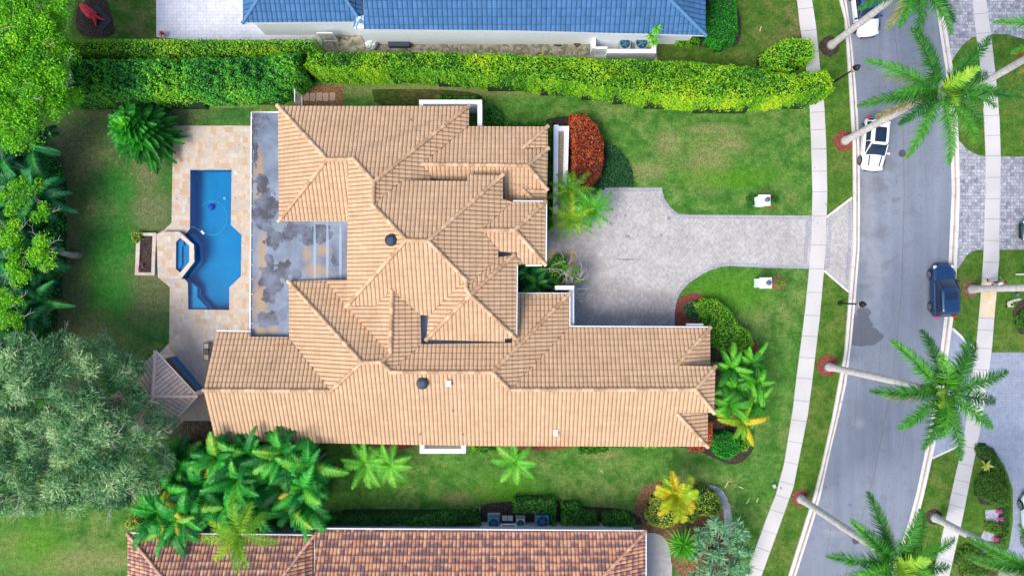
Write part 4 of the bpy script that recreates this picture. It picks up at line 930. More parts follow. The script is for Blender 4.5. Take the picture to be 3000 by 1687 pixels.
def bush(name, label, cat, poly, h, mat, leaf=.085, dens=150, lump=.12, edge=.35, group=None, z0=0., seed=1, bias=.0, patch=1.0, core=None, side=.55, pf=.9, stems=True, yellow=None):
    """poly: outline of the plant's top; leaves over a rounded body with an inner mass"""
    g = np.random.default_rng(seed); pw = [(p.x, p.y) for p in PP(poly, z0 + h * .85)]
    xs, ys = zip(*pw); ar = abs(sum(pw[i][0] * pw[(i + 1) % len(pw)][1] - pw[(i + 1) % len(pw)][0] * pw[i][1] for i in range(len(pw)))) / 2
    cx, cy = sum(xs) / len(xs), sum(ys) / len(ys); root = thing(name, label, cat, (cx, cy, z0), group=group)
    L1, L2, L3 = Lump(seed, 1.6), Lump(seed + 1, 4.5), Lump(seed + 2, pf)
    def zt(x, y, d): return z0 + h * (1 - (1 - np.clip(d / edge, 0, 1)) ** 2.2) ** .5 + lump * (L1(x, y) + .7 * L2(x, y)) * np.clip(d / edge, .2, 1)
    fr = (max(xs) - min(xs)) * (max(ys) - min(ys)) / max(ar, .01)
    n = int(ar * dens * fr); X = g.uniform(min(xs), max(xs), n); Y = g.uniform(min(ys), max(ys), n)
    k = ipoly(X, Y, pw); X, Y = X[k], Y[k]; d = edist(X, Y, pw); Z = zt(X, Y, d) - g.uniform(0, 1, len(X)) ** 2 * .22
    # sides
    per = sum(math.dist(pw[i], pw[(i + 1) % len(pw)]) for i in range(len(pw))); ns = int(per * h * dens * side); lens = np.array([math.dist(pw[i], pw[(i + 1) % len(pw)]) for i in range(len(pw))])
    idx = g.choice(len(pw), ns, p=lens / lens.sum()); t = g.uniform(0, 1, ns); A = np.array(pw); B = np.roll(A, -1, 0); q = A[idx] + (B[idx] - A[idx]) * t[:, None]
    sgn = 1 if sum(pw[i][0] * pw[(i + 1) % len(pw)][1] - pw[(i + 1) % len(pw)][0] * pw[i][1] for i in range(len(pw))) > 0 else -1
    e = unit(np.c_[B[idx] - A[idx], np.zeros(ns)]); no = np.c_[e[:, 1], -e[:, 0], np.zeros(ns)] * sgn
    zz = g.uniform(0, 1, ns); off = -edge * .25 + (L2(q[:, 0] + zz, q[:, 1]) * .10 + g.normal(size=ns) * .05 - .18 * zz ** 3)
    qs = np.c_[q, z0 + zz * h * .95] + no * off[:, None]
    C = np.r_[np.c_[X, Y, Z], qs]; out = np.r_[np.zeros((len(X), 3)), no * .9]
    ti = .40 + bias + .24 * L3(C[:, 0], C[:, 1]) * patch + .16 * L2(C[:, 0] * 1.7, C[:, 1] * 1.7) + g.normal(size=len(C)) * .16
    leafcloud('leaves', C, leaf * g.uniform(.7, 1.3, len(C)), ti, mat, root, .8, .5, out, None, seed)
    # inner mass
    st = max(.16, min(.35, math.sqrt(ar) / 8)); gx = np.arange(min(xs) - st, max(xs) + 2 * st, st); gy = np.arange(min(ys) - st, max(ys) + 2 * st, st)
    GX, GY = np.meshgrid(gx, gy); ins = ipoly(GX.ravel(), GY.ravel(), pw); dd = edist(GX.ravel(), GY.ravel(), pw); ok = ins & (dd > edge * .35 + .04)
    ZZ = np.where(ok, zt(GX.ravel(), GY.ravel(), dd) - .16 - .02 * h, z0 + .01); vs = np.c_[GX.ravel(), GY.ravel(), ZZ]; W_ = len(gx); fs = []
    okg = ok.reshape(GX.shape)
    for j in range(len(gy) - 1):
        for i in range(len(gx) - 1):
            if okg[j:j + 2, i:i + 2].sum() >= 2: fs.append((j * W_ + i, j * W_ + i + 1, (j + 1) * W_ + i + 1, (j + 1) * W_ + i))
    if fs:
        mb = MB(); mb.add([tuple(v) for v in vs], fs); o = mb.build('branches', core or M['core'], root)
    return root
def tree(name, label, cat, poly, zc, zvar, mat, trunk=None, K=120, cr=.9, leaf=.13, per=220, asp=.5, seed=1, bias=0, twig=14, limb=8, bark='bark', up=.5, dirs=False, group=None, flat=.7, tv=.13):
    g = np.random.default_rng(seed); pw = [(p.x, p.y) for p in PP(poly, zc)]; xs, ys = zip(*pw)
    cx, cy = trunk if trunk else (sum(xs) / len(xs), sum(ys) / len(ys)); root = thing(name, label, cat, (cx, cy, 0), group=group)
    L3 = Lump(seed, .5); X, Y = [], []
    pts = []
    while len(pts) < K:
        x, y = g.uniform(min(xs), max(xs)), g.uniform(min(ys), max(ys))
        if not ipoly(np.array([x]), np.array([y]), pw)[0]: continue
        if len(pts) > K * .5 or all((x - a) ** 2 + (y - b) ** 2 > (cr * .75) ** 2 for a, b, _ in pts[-60:]) or g.random() < .05:
            d = edist(np.array([x]), np.array([y]), pw)[0]; dome = (1 - (1 - min(d / 3.2, 1)) ** 2) ** .5
            z = zc - zvar * (1 - dome) + float(L3(np.array(x), np.array(y))) * zvar * .35 - abs(g.normal()) * zvar * .28
            pts.append((x, y, z))
    Cs, Ts, Ds = [], [], []
    for x, y, z in pts:
        n = int(per * g.uniform(.6, 1.3)); v = unit(g.normal(size=(n, 3))); v[:, 2] = np.abs(v[:, 2]) * 1.1 - .35; rr_ = cr * g.uniform(.65, 1.2)
        c = np.array([x, y, z]) + v * rr_ * np.array([1, 1, flat]) * g.uniform(.45, 1.05, (n, 1))
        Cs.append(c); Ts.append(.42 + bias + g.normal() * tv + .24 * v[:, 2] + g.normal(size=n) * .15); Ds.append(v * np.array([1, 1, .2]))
    C = np.concatenate(Cs); T = np.concatenate(Ts); D = np.concatenate(Ds)
    leafcloud('crown', C, leaf * g.uniform(.6, 1.35, len(C)), T, mat, root, up, asp, None, D if dirs else None, seed, fold=.1 if not dirs else .02)
    mb = MB(); top = zc - zvar * 1.5
    mb.tube([(cx, cy, 0), (cx + .1, cy - .05, top * .3), (cx - .1, cy + .1, top * .6)], [.32, .24, .2], 10)
    mb.build('trunk', M[bark], root, smooth=True)
    mb = MB(); hi = [i_ for i_ in range(len(pts)) if pts[i_][2] >= np.median([q_[2] for q_ in pts])]; sel = g.choice(hi, min(len(hi), limb * 3), replace=False)
    for i in sel:
        x, y, z = pts[i]; a = Vector((cx - .1, cy + .1, top * .58)); b_ = Vector((x, y, z - .1)); m_ = a.lerp(b_, .5) + Vector((g.normal() * .3, g.normal() * .3, .2))
        mb.tube([a, m_, b_], [.13, .07, .025], 5)
    mb.build('limbs', M[bark], root)
    mb = MB()
    for _ in range(twig):
        x, y, z = pts[g.integers(len(pts))]; a = Vector((x, y, z - .1)); ang = g.uniform(0, 6.28)
        p = [a]
        for k in range(4):
            ang += g.normal() * .35; a = a + Vector((math.cos(ang) * .38, math.sin(ang) * .38, cr * .22 * (1 - k * .35))); p.append(a)
            if k in (1, 2): mb.tube([a, a + Vector((math.cos(ang + .8) * .4, math.sin(ang + .8) * .4, .05))], [.012, .006], 3)
        mb.tube(p, [.028, .022, .017, .012, .008], 4)
    if mb.v: mb.build('twigs', M['twig'], root)
    return root

def frond(mb, base, az, el, L, droop, ll=.6, n=34, wl=.05, tint=.5, vang=.35, plume=.0, rw=.03, fwd=.55, sag=.35, rnd=random):
    N = 12; pts = []; p = Vector(base); e = el
    for i in range(N + 1):
        pts.append(p.copy()); s_ = i / N; ee = el - droop * s_ ** 1.3
        p = p + Vector((math.cos(az) * math.cos(ee), math.sin(az) * math.cos(ee), math.sin(ee))) * (L / N)
    mb.tube(pts, [rw * (1 - .8 * i / N) for i in range(N + 1)], 4, False, tint=min(1, tint + .12))
    side = Vector((-math.sin(az), math.cos(az), 0))
    for i in range(n):
        s_ = .10 + .90 * (i + .5) / n; f = s_ * N; k = min(int(f), N - 1); c = pts[k].lerp(pts[k + 1], f - k); d = (pts[k + 1] - pts[k]).normalized(); upv = side.cross(d) * -1
        if upv.z < 0: upv = -upv
        l = ll * (math.sin(math.pi * min(1, .16 + .84 * s_)) ** .6 * (1 - .25 * s_) + .12)
        for sg in (1, -1):
            va = vang + (rnd.uniform(-plume, plume) if plume else 0)
            q = (side * sg * math.cos(va) + upv * math.sin(va) + d * (fwd + .5 * s_ * s_)).normalized()
            q = (q + Vector((rnd.uniform(-.08, .08), rnd.uniform(-.08, .08), 0))).normalized(); l2 = l * rnd.uniform(.85, 1.1)
            w_ = d * wl * .5; m_ = c + q * l2 * .5 + Vector((0, 0, -sag * l2 * .10)); t_ = c + q * l2 + Vector((0, 0, -sag * l2 * .55))
            ti = min(1, max(0, tint + rnd.uniform(-.14, .14)))
            mb.add([c - w_, c + w_, m_ + w_ * .9, m_ - w_ * .9, t_], [(0, 1, 2, 3), (3, 2, 4)], ti)
def rfrond(parent, mat, *a, **k):
    mb = MB(); frond(mb, *a, **k); return mb.build('frond', mat, parent, world=False)

def royal(label, base, crown, zc, azs, seed, L=4.35, group='tall royal palms lining the street', spear=True):
    rn = random.Random(seed); b = P(*base); t = P(crown[0], crown[1], zc); root = thing('royal_palm', label, 'palm tree', (b.x, b.y, 0), group=group)
    d = t - b; mb = MB(); pts, rad = [], []
    for i, (s_, r_) in enumerate(((0, .40), (.03, .33), (.08, .27), (.3, .25), (.5, .255), (.7, .22), (.82, .175), (.86, .17))):
        w_ = d * s_; w_.x = d.x * s_ ** .9; pts.append(w_); rad.append(r_)
    mb.tube(pts, rad, 14); mb.build('trunk', M['palmtrunk'], root, True, world=False)
    mb = MB(); mb.tube([d * .855, d * .90, d * .96, d], [.19, .20, .14, .08], 12); mb.build('crown_shaft', M['_shaft'], root, True, world=False)
    L = L * rn.uniform(.9, 1.06)
    for k_ in range(2): rfrond(root, M['palm_g'], tuple(d * .97), R(rn.choice(azs) + 14), -.35, L * .8, 1.0, ll=.6, n=60, wl=.04, tint=rn.choice((.97, .9)), vang=.1, plume=.5, rw=.04, rnd=rn, sag=1.2)
    for i, a in enumerate(azs):
        el = rn.uniform(.25, .75) if i % 2 else rn.uniform(-.05, .35)
        rfrond(root, M['palm_g'], tuple(d * .985 + Vector((0, 0, rn.uniform(-.1, .15)))), R(a + rn.uniform(-4, 4)), el, L * rn.uniform(.92, 1.06), rn.uniform(.65, 1.15), ll=.74, n=104, wl=.058, tint=rn.uniform(.10, .42), vang=.35, plume=.7, rw=.045, rnd=rn, sag=.6)
    for i in range(4): rfrond(root, M['palm_g'], tuple(d), R(rn.uniform(0, 360)), rn.uniform(.5, .9), L * .72, 1.2, ll=.8, n=70, wl=.055, tint=rn.uniform(.2, .5), vang=.35, plume=.8, rnd=rn)
    for i in range(2):
        rfrond(root, M['palm_g'], tuple(d), R(rn.uniform(0, 360)), rn.uniform(1.0, 1.25), L * .5, .9, ll=.7, n=50, wl=.06, tint=.72, vang=.3, plume=.5, rnd=rn)
    return root
M['_shaft'] = plain('green_crown_shaft', (.22, .34, .03), .45, var=.5, scale=2)
royal('tall royal palm at the top of the street leaning over the partly seen white car', (2434, 134), (2690, -61), 12.0, [208, 240, 272, 300, 322, 10, 60, 110, 160], 1)
royal('tall royal palm whose trunk crosses above the white car with the black sunroof', (2475, 413), (2754, 264), 13.0, [187, 125, 98, 47, 22, 343, 315, 280, 245, 218, 150], 2)
royal('tall royal palm on the verge south of the driveway, crown over the right road edge', (2426.5, 1074), (2766, 1147), 14.0, [183, 215, 104, 80, 48, 20, 350, 322, 285, 245, 135], 3)
royal('tall royal palm nearest the lower edge with bright green shaft, crown over the kerb', (2345, 1459.5), (2622, 1644), 13.2, [106, 70, 40, 178, 352, 140, 200, 240, 290, 325, 15], 4)
royal('royal palm beyond the street at the upper right whose crown is mostly outside', (2830, 274), (3145, 92), 11.0, [165, 195, 235, 120, 80, 40, 0, 320, 280, 215], 5)
royal('royal palm on the far verge beside the person on the sidewalk', (2843, 847), (3255, 836), 12.6, [0, 40, 80, 120, 160, 200, 240, 280, 320], 6)
royal('royal palm on the far verge in a dark mulch ring at the lower right', (2738, 1515), (3040, 1672), 11.0, [152, 120, 175, 205, 240, 280, 320, 0, 40, 80], 7)

def smallpalm(name, label, xy, zc, L, n=11, mat='palm_lt', seed=1, ll=.44, nl=42, wl=.04, tint=.5, group=None, cat='palm', droop=1.3, el=(.1, .9), trunk=.09, vang=.3, plume=.25):
    rn = random.Random(seed); t = P(xy[0], xy[1], zc); root = thing(name, label, cat, (t.x, t.y, 0), group=group)
    mb = MB(); mb.tube([(0, 0, 0), (.03, 0, zc * .5), (0, 0, zc)], [trunk * 1.3, trunk, trunk * .7], 8); mb.build('trunk', M['bark'], root, True, world=False)
    a0 = rn.uniform(0, 360)
    for i in range(n):
        rfrond(root, M[mat], (0, 0, zc), R(a0 + i * 360 / n * 1.0 + rn.uniform(-10, 10)), rn.uniform(*el), L * rn.uniform(.8, 1.1), rn.uniform(droop * .7, droop * 1.2), ll=ll, n=nl, wl=wl, tint=tint + rn.uniform(-.2, .22), vang=vang, plume=plume, rnd=rn, rw=.02)
    return root
smallpalm('young_palm', 'left one of the two young palms standing together on the south lawn', (1070, 1358), 2.6, 2.1, 10, seed=11, group='young palms along the south lawn')
smallpalm('young_palm', 'right one of the two young palms standing together on the south lawn', (1138, 1362), 2.5, 2.1, 10, seed=12, group='young palms along the south lawn')
smallpalm('young_palm', 'young palm standing alone on the south lawn below the long roof', (1511, 1354), 2.6, 2.0, 8, seed=13, group='young palms along the south lawn')
smallpalm('feathery_palm', 'feathery green palm by the end of the low planter wall', (1669, 560), 2.2, 2.0, 12, 'palm_yg', 14, tint=.25, group='feathery palms by the driveway', nl=34, plume=.6)
smallpalm('feathery_palm', 'yellowish feathery palm, southernmost of the trio by the driveway', (1675, 640), 2.3, 2.1, 13, 'palm_yg', 15, tint=.42, group='feathery palms by the driveway', nl=34, plume=.6)
smallpalm('feathery_palm', 'darker green feathery palm overhanging the driveway pavers', (1736, 611), 2.4, 2.0, 13, 'palm_lt', 16, tint=.4, group='feathery palms by the driveway', nl=34, plume=.6)
smallpalm('yellowing_palm', 'golden yellow palm in the bed beside the bottom house', (1983, 1454), 3.2, 1.9, 18, 'palm_yg', 17, tint=.72, nl=46, ll=.6, wl=.05, el=(.2, 1.1), plume=.5, droop=1.0)
smallpalm('windblown_palm', 'yellow green palm leaning over the bottom house roof', (700, 1565), 6.2, 2.9, 9, 'palm_yg', 18, tint=.48, nl=70, ll=.7, plume=.8, trunk=.12)
# clump palms
def clump(label, pts, mat, zr, L, seed, cat='palm', name='clump_palm', group=None, nf=18, ll=.66, wl=.075, nl=40, tint=.48, old=.035):
    rn = random.Random(seed)
    for i, (x, y) in enumerate(pts):
        zc = rn.uniform(*zr); t = P(x, y, zc); lb = label[i] if isinstance(label, list) else label; root = thing(name, lb, cat, (t.x, t.y, 0), group=group)
        mb = MB(); mb.tube([(0, 0, 0), (.05, .03, zc * .5), (0, 0, zc)], [.12, .08, .06], 7); mb.build('trunk', M['bark'], root, world=False)
        mb = MB(); a0 = rn.uniform(0, 6.28)
        for k in range(nf):
            tt = tint + rn.uniform(-.38, .30); 
            if rn.random() < old: tt = .95
            frond(mb, (0, 0, zc), a0 + k * 6.283 / nf + rn.uniform(-.9, .9), rn.uniform(.2, 1.35), L * rn.uniform(.65, 1.2), rn.uniform(1.0, 2.5), ll=ll * rn.uniform(.75, 1.1), n=nl, wl=wl, tint=tt, vang=rn.uniform(.05, .6), plume=.15, rnd=rn, rw=.03, fwd=.50, sag=1.1)
        mb.build('crown', M[mat], root, world=False)
SWP = Vs([(452, 1165), (545, 1150), (628, 1142), (712, 1140), (782, 1172), (415, 1225), (505, 1222), (598, 1205), (682, 1215), (765, 1228), (398, 1290), (470, 1290), (560, 1268), (650, 1280), (735, 1275), (775, 1265), (440, 1312)])
sl = ['beside the dark gravel corner of the long roof', 'against the eave left of the long roof corner', 'touching the long roof eave in the middle of its clump', 'highest green mass by the long roof eave', 'at the upper right end of its clump near the lawn',
      'next to the feathery grey tree, upper part', 'in the middle left of its clump', 'in the centre of the clump', 'in the centre right of the clump', 'on the lawn side of the clump', 'lowest left beside the grey tree', 'above the bottom house corner', 'just above the windblown yellow palm', 'above the bottom house grey wall', 'near the dark hedge of the bottom house', 'at the lower right end of its clump', 'beside the yellow flowering shrub']
clump(['glossy arching palm ' + s_ for s_ in sl], SWP, 'palm_cl', (3.0, 4.6), 2.8, 21, group='glossy palms between the two houses')
LFP = Vs([(18, 395), (85, 372), (55, 455), (100, 500), (15, 520), (62, 575), (95, 640), (18, 650), (60, 705), (92, 760), (20, 780), (55, 835), (15, 870), (-40, 430), (-50, 600), (-45, 740)])
ll_ = ['just below the bright corner tree', 'beneath the corner tree toward the conifer', 'second row of the left border', 'reaching toward the lawn above the pale shrub', 'on the photo edge above the pale shrub', 'behind the pale leafy shrub', 'pushing farthest toward the lawn', 'on the photo edge, middle of the border', 'below the middle of the left border', 'lawn side, lower left border', 'on the photo edge, lower left border', 'just above the feathery grey tree', 'lowest, touching the feathery grey tree', 'a', 'b', 'c']
for k_, n_ in ((13, 'outside the left edge near the corner tree'), (14, 'outside the left edge in the middle'), (15, 'outside the left edge near the grey tree')): ll_[k_] = n_
clump(['dark bluish palm ' + s_ for s_ in ll_], LFP, 'palm_dk', (1.9, 3.1), 2.9, 22, group='dark palms along the left border', tint=.45, old=.0)
EAP = Vs([(1835, 925), (1885, 915), (1905, 965), (1850, 975), (1895, 1015), (1835, 1020)])
clump(['bright areca palm ' + s_ for s_ in ('nearest the round green bush', 'at the top of its row by the mulch', 'leaning out over the lawn', 'in the middle of its row by the roof end', 'on the lawn side below the middle', 'close to the roof corner')], EAP, 'palm_lt', (2.4, 3.4), 1.9, 23, name='areca_palm', group='areca palms at the east end of the house', tint=.32, ll=.42, wl=.045, nl=44, old=.0, nf=12)
clump(['areca palm with orange and pale dried fronds above the emerald shrub'], Vs([(1866, 1062)]), 'palm_yg', (3.2, 3.3), 2.2, 24, name='areca_palm', group='areca palms at the east end of the house', tint=.62, ll=.42, wl=.06, nf=11)
bush('understory', 'dark mass of low palm undergrowth along the left edge', 'undergrowth', Vs([(-80, 330), (60, 350), (122, 400), (132, 520), (130, 640), (112, 760), (96, 860), (60, 900), (-80, 900)]), 2.2, M['hedge_dk'], .12, 90, .5, .6, seed=131, bias=-.08)
bush('understory', 'dark mass of undergrowth below the glossy palms between the houses', 'undergrowth', Vs([(440, 1120), (560, 1130), (780, 1132), (815, 1180), (810, 1270), (760, 1300), (640, 1315), (480, 1325), (400, 1300), (395, 1200)]), 1.6, M['palm_cl'], .16, 60, .4, .6, seed=132, bias=-.1)
# emerald conifer with ruffled layers
rn = random.Random(9); t = P(352, 362, 4.6); cf = thing('conifer', 'emerald green conifer with ruffled layered branches on the back lawn', 'tree', (t.x, t.y, 0))
mb = MB(); mb.tube([(0, 0, 0), (0, 0, 4.6)], [.16, .03], 8); mb.build('trunk', M['bark'], cf, world=False)
mb = MB()
for i in range(150):
    s_ = (i / 150) ** .8; z = .5 + 4.0 * s_; Rr = 2.9 * (1 - s_) ** .75 + .35
    frond(mb, (0, 0, z), i * 2.399, rn.uniform(.0, .3) + s_ * .5, Rr * rn.uniform(.75, 1.12), rn.uniform(.4, .95), ll=.48, n=26, wl=.15, tint=(.25 + .35 * s_ + rn.uniform(-.12, .12)) if i < 147 else .9, vang=.5, rnd=rn, rw=.03, fwd=.5, sag=.2)
mb.build('crown', M['fern'], cf, world=False)
# rosette plants
def rosettes(name, label, cat, pts, r, mat, seed, tint=.5, nl=34, group=None, stemlean=0, w=.035):
    rn = random.Random(seed); x0 = sum(p[0] for p in pts) / len(pts); y0 = sum(p[1] for p in pts) / len(pts); c0 = P(x0, y0, pts[0][2]); root = thing(name, label, cat, (c0.x, c0.y, 0), group=group)
    mb = MB(); st = MB()
    for x, y, z in pts:
        c = P(x, y, z); st.tube([(c0.x + rn.uniform(-.2, .2), c0.y + rn.uniform(-.2, .2), 0), ((c0.x + c.x) / 2, (c0.y + c.y) / 2, z * .6), tuple(c)], [.06, .045, .03], 5)
        for i in range(nl):
            az = i * 2.4; el = rn.uniform(-.35, 1.3); l = r * rn.uniform(.75, 1.1); d = Vector((math.cos(az) * math.cos(el), math.sin(az) * math.cos(el), math.sin(el))); s_ = Vector((-math.sin(az), math.cos(az), 0)) * w
            m_ = c + d * l * .5; t_ = c + d * l + Vector((0, 0, -.12 * l)); mb.add([c - s_ * .6, c + s_ * .6, m_ + s_, m_ - s_, t_], [(0, 1, 2, 3), (3, 2, 4)], min(1, max(0, tint + rn.uniform(-.3, .3))))
    mb.build('leaves', M[mat], root); st.build('stem', M['bark'], root); return root
rosettes('yucca', 'spiky yucca with three heads in front of the blue roof by the air conditioners', 'yucca', [(1908, 106, 3.4), (1925, 84, 3.8), (1915, 124, 3.0)], .62, 'palm_lt', 31, .62)
rosettes('fan_palm', 'green spiky fan palm beside the bottom house corner', 'palm', [(2000, 1597, 1.7), (2001, 1595, 1.9)], 1.55, 'palm_lt', 37, .34, 70, w=.05)
rn = random.Random(8); ptsY = []
poly = [(2050, 1540), (2110, 1510), (2160, 1525), (2195, 1565), (2205, 1640), (2180, 1700), (2040, 1720), (2010, 1650), (2040, 1600)]
while len(ptsY) < 66:
    x, y = rn.uniform(2010, 2205), rn.uniform(1510, 1715)
    if ipoly(np.array([x]), np.array([y]), poly)[0]: ptsY.append((x, y, rn.uniform(1.4, 2.8)))
rosettes('pandanus', 'large grey green spiky shrub of many rosettes by the lower sidewalk', 'shrub', ptsY, .66, 'spiky', 33, .48, 26, w=.035)
rosettes('agave', 'pale lime agave on the island right of the sidewalk', 'agave', [(2889, 1362, .25)], .62, 'yel', 34, .85, 16, w=.07)
rosettes('bromeliad', 'small crimson bromeliad at the corner of the white terrace', 'bromeliad', [(476, 100, .4)], .42, 'red', 35, .5, 22, w=.035)
rosettes('dark_cordyline', 'dark red cordyline at the upper right photo edge', 'shrub', [(2995, 142, .9), (2990, 155, .7)], .5, 'red', 36, .35, 26, w=.04)

# ---- hedges, shrubs, trees
bush('planter_shrub', 'pale yellow green shrub at the upper corner of the stone planter', 'shrub', [(378, 683), (395, 676), (412, 680), (414, 700), (396, 716), (382, 708)], .6, M['yel'], .055, 200, .1, .2, z0=.2, seed=141, bias=.05)
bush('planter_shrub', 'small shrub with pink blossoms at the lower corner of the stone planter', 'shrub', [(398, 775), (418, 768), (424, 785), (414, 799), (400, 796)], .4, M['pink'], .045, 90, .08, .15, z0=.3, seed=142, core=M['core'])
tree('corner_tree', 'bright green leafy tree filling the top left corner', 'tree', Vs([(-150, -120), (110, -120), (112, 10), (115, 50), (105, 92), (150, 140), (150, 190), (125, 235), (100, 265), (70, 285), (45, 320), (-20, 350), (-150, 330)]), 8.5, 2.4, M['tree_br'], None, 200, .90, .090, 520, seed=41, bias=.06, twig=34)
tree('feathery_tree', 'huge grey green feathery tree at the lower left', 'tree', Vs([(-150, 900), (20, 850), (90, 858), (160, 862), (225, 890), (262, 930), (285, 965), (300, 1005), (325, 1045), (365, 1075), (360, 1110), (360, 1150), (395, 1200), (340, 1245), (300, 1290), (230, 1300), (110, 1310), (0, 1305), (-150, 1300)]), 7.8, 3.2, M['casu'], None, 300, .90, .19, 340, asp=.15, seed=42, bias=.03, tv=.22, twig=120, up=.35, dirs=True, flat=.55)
for i, (pl, lb) in enumerate(((Vs([(0, 455), (60, 440), (95, 480), (100, 530), (60, 560), (20, 555), (-20, 500)]), 'pale leafy shrub poking out of the dark palms, upper'), (Vs([(60, 600), (110, 590), (125, 640), (100, 675), (55, 665)]), 'pale leafy shrub poking out of the dark palms toward the lawn'), (Vs([(-20, 560), (30, 545), (55, 590), (30, 640), (-20, 640)]), 'pale leafy shrub on the photo edge behind the dark palms'), (Vs([(0, 660), (40, 650), (50, 700), (10, 720)]), 'small pale leafy shrub between dark palms near the photo edge'), (Vs([(-20, 735), (40, 730), (60, 790), (20, 830), (-20, 820)]), 'pale leafy shrub poking out of the dark palms, lower'))):
    tree('leafy_shrub', lb, 'shrub', pl, 5.0, .8, M['tree_br'], None, 16, .55, .08, 190, seed=50 + i, bias=.12, twig=6, limb=2, group='pale shrubs among the left palms')
bush('hedge', 'trimmed olive green hedge running left of the white terrace', 'hedge', Vs([(150, 98), (300, 97), (500, 97), (640, 98), (795, 96), (800, 130), (640, 138), (400, 143), (150, 146)]), 3.2, M['hedge'], .07, 210, .10, .3, seed=61, bias=.16)
bush('ficus_hedge', 'broad dark ficus hedge above the back lawn and pool terrace', 'hedge', Vs([(140, 146), (400, 143), (640, 138), (758, 130), (762, 190), (735, 215), (680, 238), (420, 248), (140, 250)]), 3.4, M['hedge_dk'], .09, 190, .42, .5, seed=62, bias=.12)
bush('long_hedge', 'long bright yellow green hedge between the tan roof and blue roof', 'hedge', Vs([(768, 124), (850, 126), (1100, 128), (1400, 137), (1500, 142), (1700, 150), (1880, 163), (1985, 184), (2030, 178), (2082, 172), (2098, 205), (2102, 232), (2080, 244), (1960, 255), (1830, 262), (1740, 256), (1640, 248), (1500, 226), (1350, 210), (1200, 197), (1050, 184), (900, 186), (800, 182), (766, 172)]), 3.3, M['hedge'], .085, 220, .30, .5, seed=63, bias=.10, side=.9, patch=1.5, pf=1.3)
bush('arched_hedge', 'rounded green bush over the left sidewalk closing the hedge end', 'hedge', Vs([(1930, 120), (1975, 95), (2035, 96), (2052, 120), (2050, 150), (2015, 158), (1995, 148), (1975, 172), (1990, 186), (1930, 176)]), 2.7, M['bush'], .08, 190, .10, .3, seed=64, bias=.1)
bush('round_bush', 'smooth rounded green bush right of the blue roof', 'bush', Vs([(1785, -60), (1850, -60), (1858, 20), (1862, 80), (1850, 108), (1815, 116), (1778, 100), (1772, 60), (1790, 20)]), 1.6, M['emer'], .06, 230, .10, .4, seed=65, bias=.05)
bush('small_bush', 'small olive bush by the right corner of the blue house', 'bush', Vs([(1710, 85), (1760, 92), (1765, 108), (1735, 112), (1700, 108)]), 1.0, M['bush'], .06, 200, .08, .3, seed=66)
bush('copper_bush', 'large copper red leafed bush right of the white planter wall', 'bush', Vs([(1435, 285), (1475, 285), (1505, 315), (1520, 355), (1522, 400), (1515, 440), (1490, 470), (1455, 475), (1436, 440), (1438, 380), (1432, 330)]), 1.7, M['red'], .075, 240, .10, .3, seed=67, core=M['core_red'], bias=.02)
bush('groundcover', 'low dark green juniper groundcover beside the copper bush', 'groundcover', Vs([(1522, 355), (1560, 375), (1588, 420), (1596, 468), (1530, 470), (1490, 478), (1515, 445), (1523, 400)]), .35, M['cover'], .07, 240, .06, .2, seed=68)
bush('flower_bush', 'rounded yellow green bush with red blossoms near the driveway curve', 'bush', Vs([(1748, 765), (1775, 750), (1810, 752), (1840, 780), (1860, 812), (1895, 838), (1902, 865), (1885, 885), (1850, 892), (1810, 882), (1788, 865), (1780, 830), (1760, 800)]), 1.4, M['bush'], .065, 230, .10, .35, seed=69, bias=.08)
bush('dry_shrub', 'sparse greyish shrub at the left side of the round flower bush', 'shrub', Vs([(1718, 770), (1745, 755), (1765, 785), (1765, 810), (1735, 805)]), .8, M['casu'], .06, 120, .1, .3, seed=70, bias=.05)
bush('emerald_shrub', 'emerald round shrub under the orange fronded areca palm', 'shrub', Vs([(1796, 1092), (1830, 1085), (1865, 1100), (1866, 1140), (1835, 1162), (1805, 1150), (1790, 1120)]), 1.2, M['emer'], .06, 230, .10, .35, seed=71, bias=.08)
bush('yellow_shrub', 'small yellow green shrub right of the emerald shrub', 'shrub', Vs([(1872, 1095), (1895, 1090), (1898, 1115), (1880, 1138), (1862, 1135)]), .9, M['bush'], .06, 230, .08, .3, seed=72, bias=.15)
bush('coral_flowers', 'coral red flowers against the east roof end', 'flowers', Vs([(1780, 1062), (1796, 1062), (1796, 1120), (1779, 1120)]), .8, M['coral'], .06, 240, .05, .2, seed=73, bias=-.1, core=M['core_red'])
bush('coral_flowers', 'coral flowers below the lower right roof corner', 'flowers', Vs([(1728, 1122), (1774, 1122), (1772, 1136), (1745, 1140), (1730, 1134)]), .5, M['coral'], .06, 240, .05, .2, seed=74, bias=.1, core=M['core_red'])
for i, (pl, lb) in enumerate(((Vs([(1446, 1122), (1550, 1122), (1530, 1138), (1495, 1147), (1460, 1145)]), 'low light green bush under the long eave, right of the lone young palm'), (Vs([(1620, 1122), (1675, 1122), (1672, 1129), (1625, 1129)]), 'thin strip of low green bush far right under the long eave'), (Vs([(1185, 1122), (1235, 1122), (1245, 1138), (1215, 1143), (1190, 1138)]), 'low light green bush right of the white walled window well'), (Vs([(1540, 1122), (1600, 1122), (1595, 1127), (1545, 1127)]), 'faint low bush sliver between two others under the long eave'))):
    bush('low_bush', lb, 'bush', pl, .5, M['bush'], .06, 220, .06, .2, seed=80 + i, group='low bushes under the south eave', bias=.0)
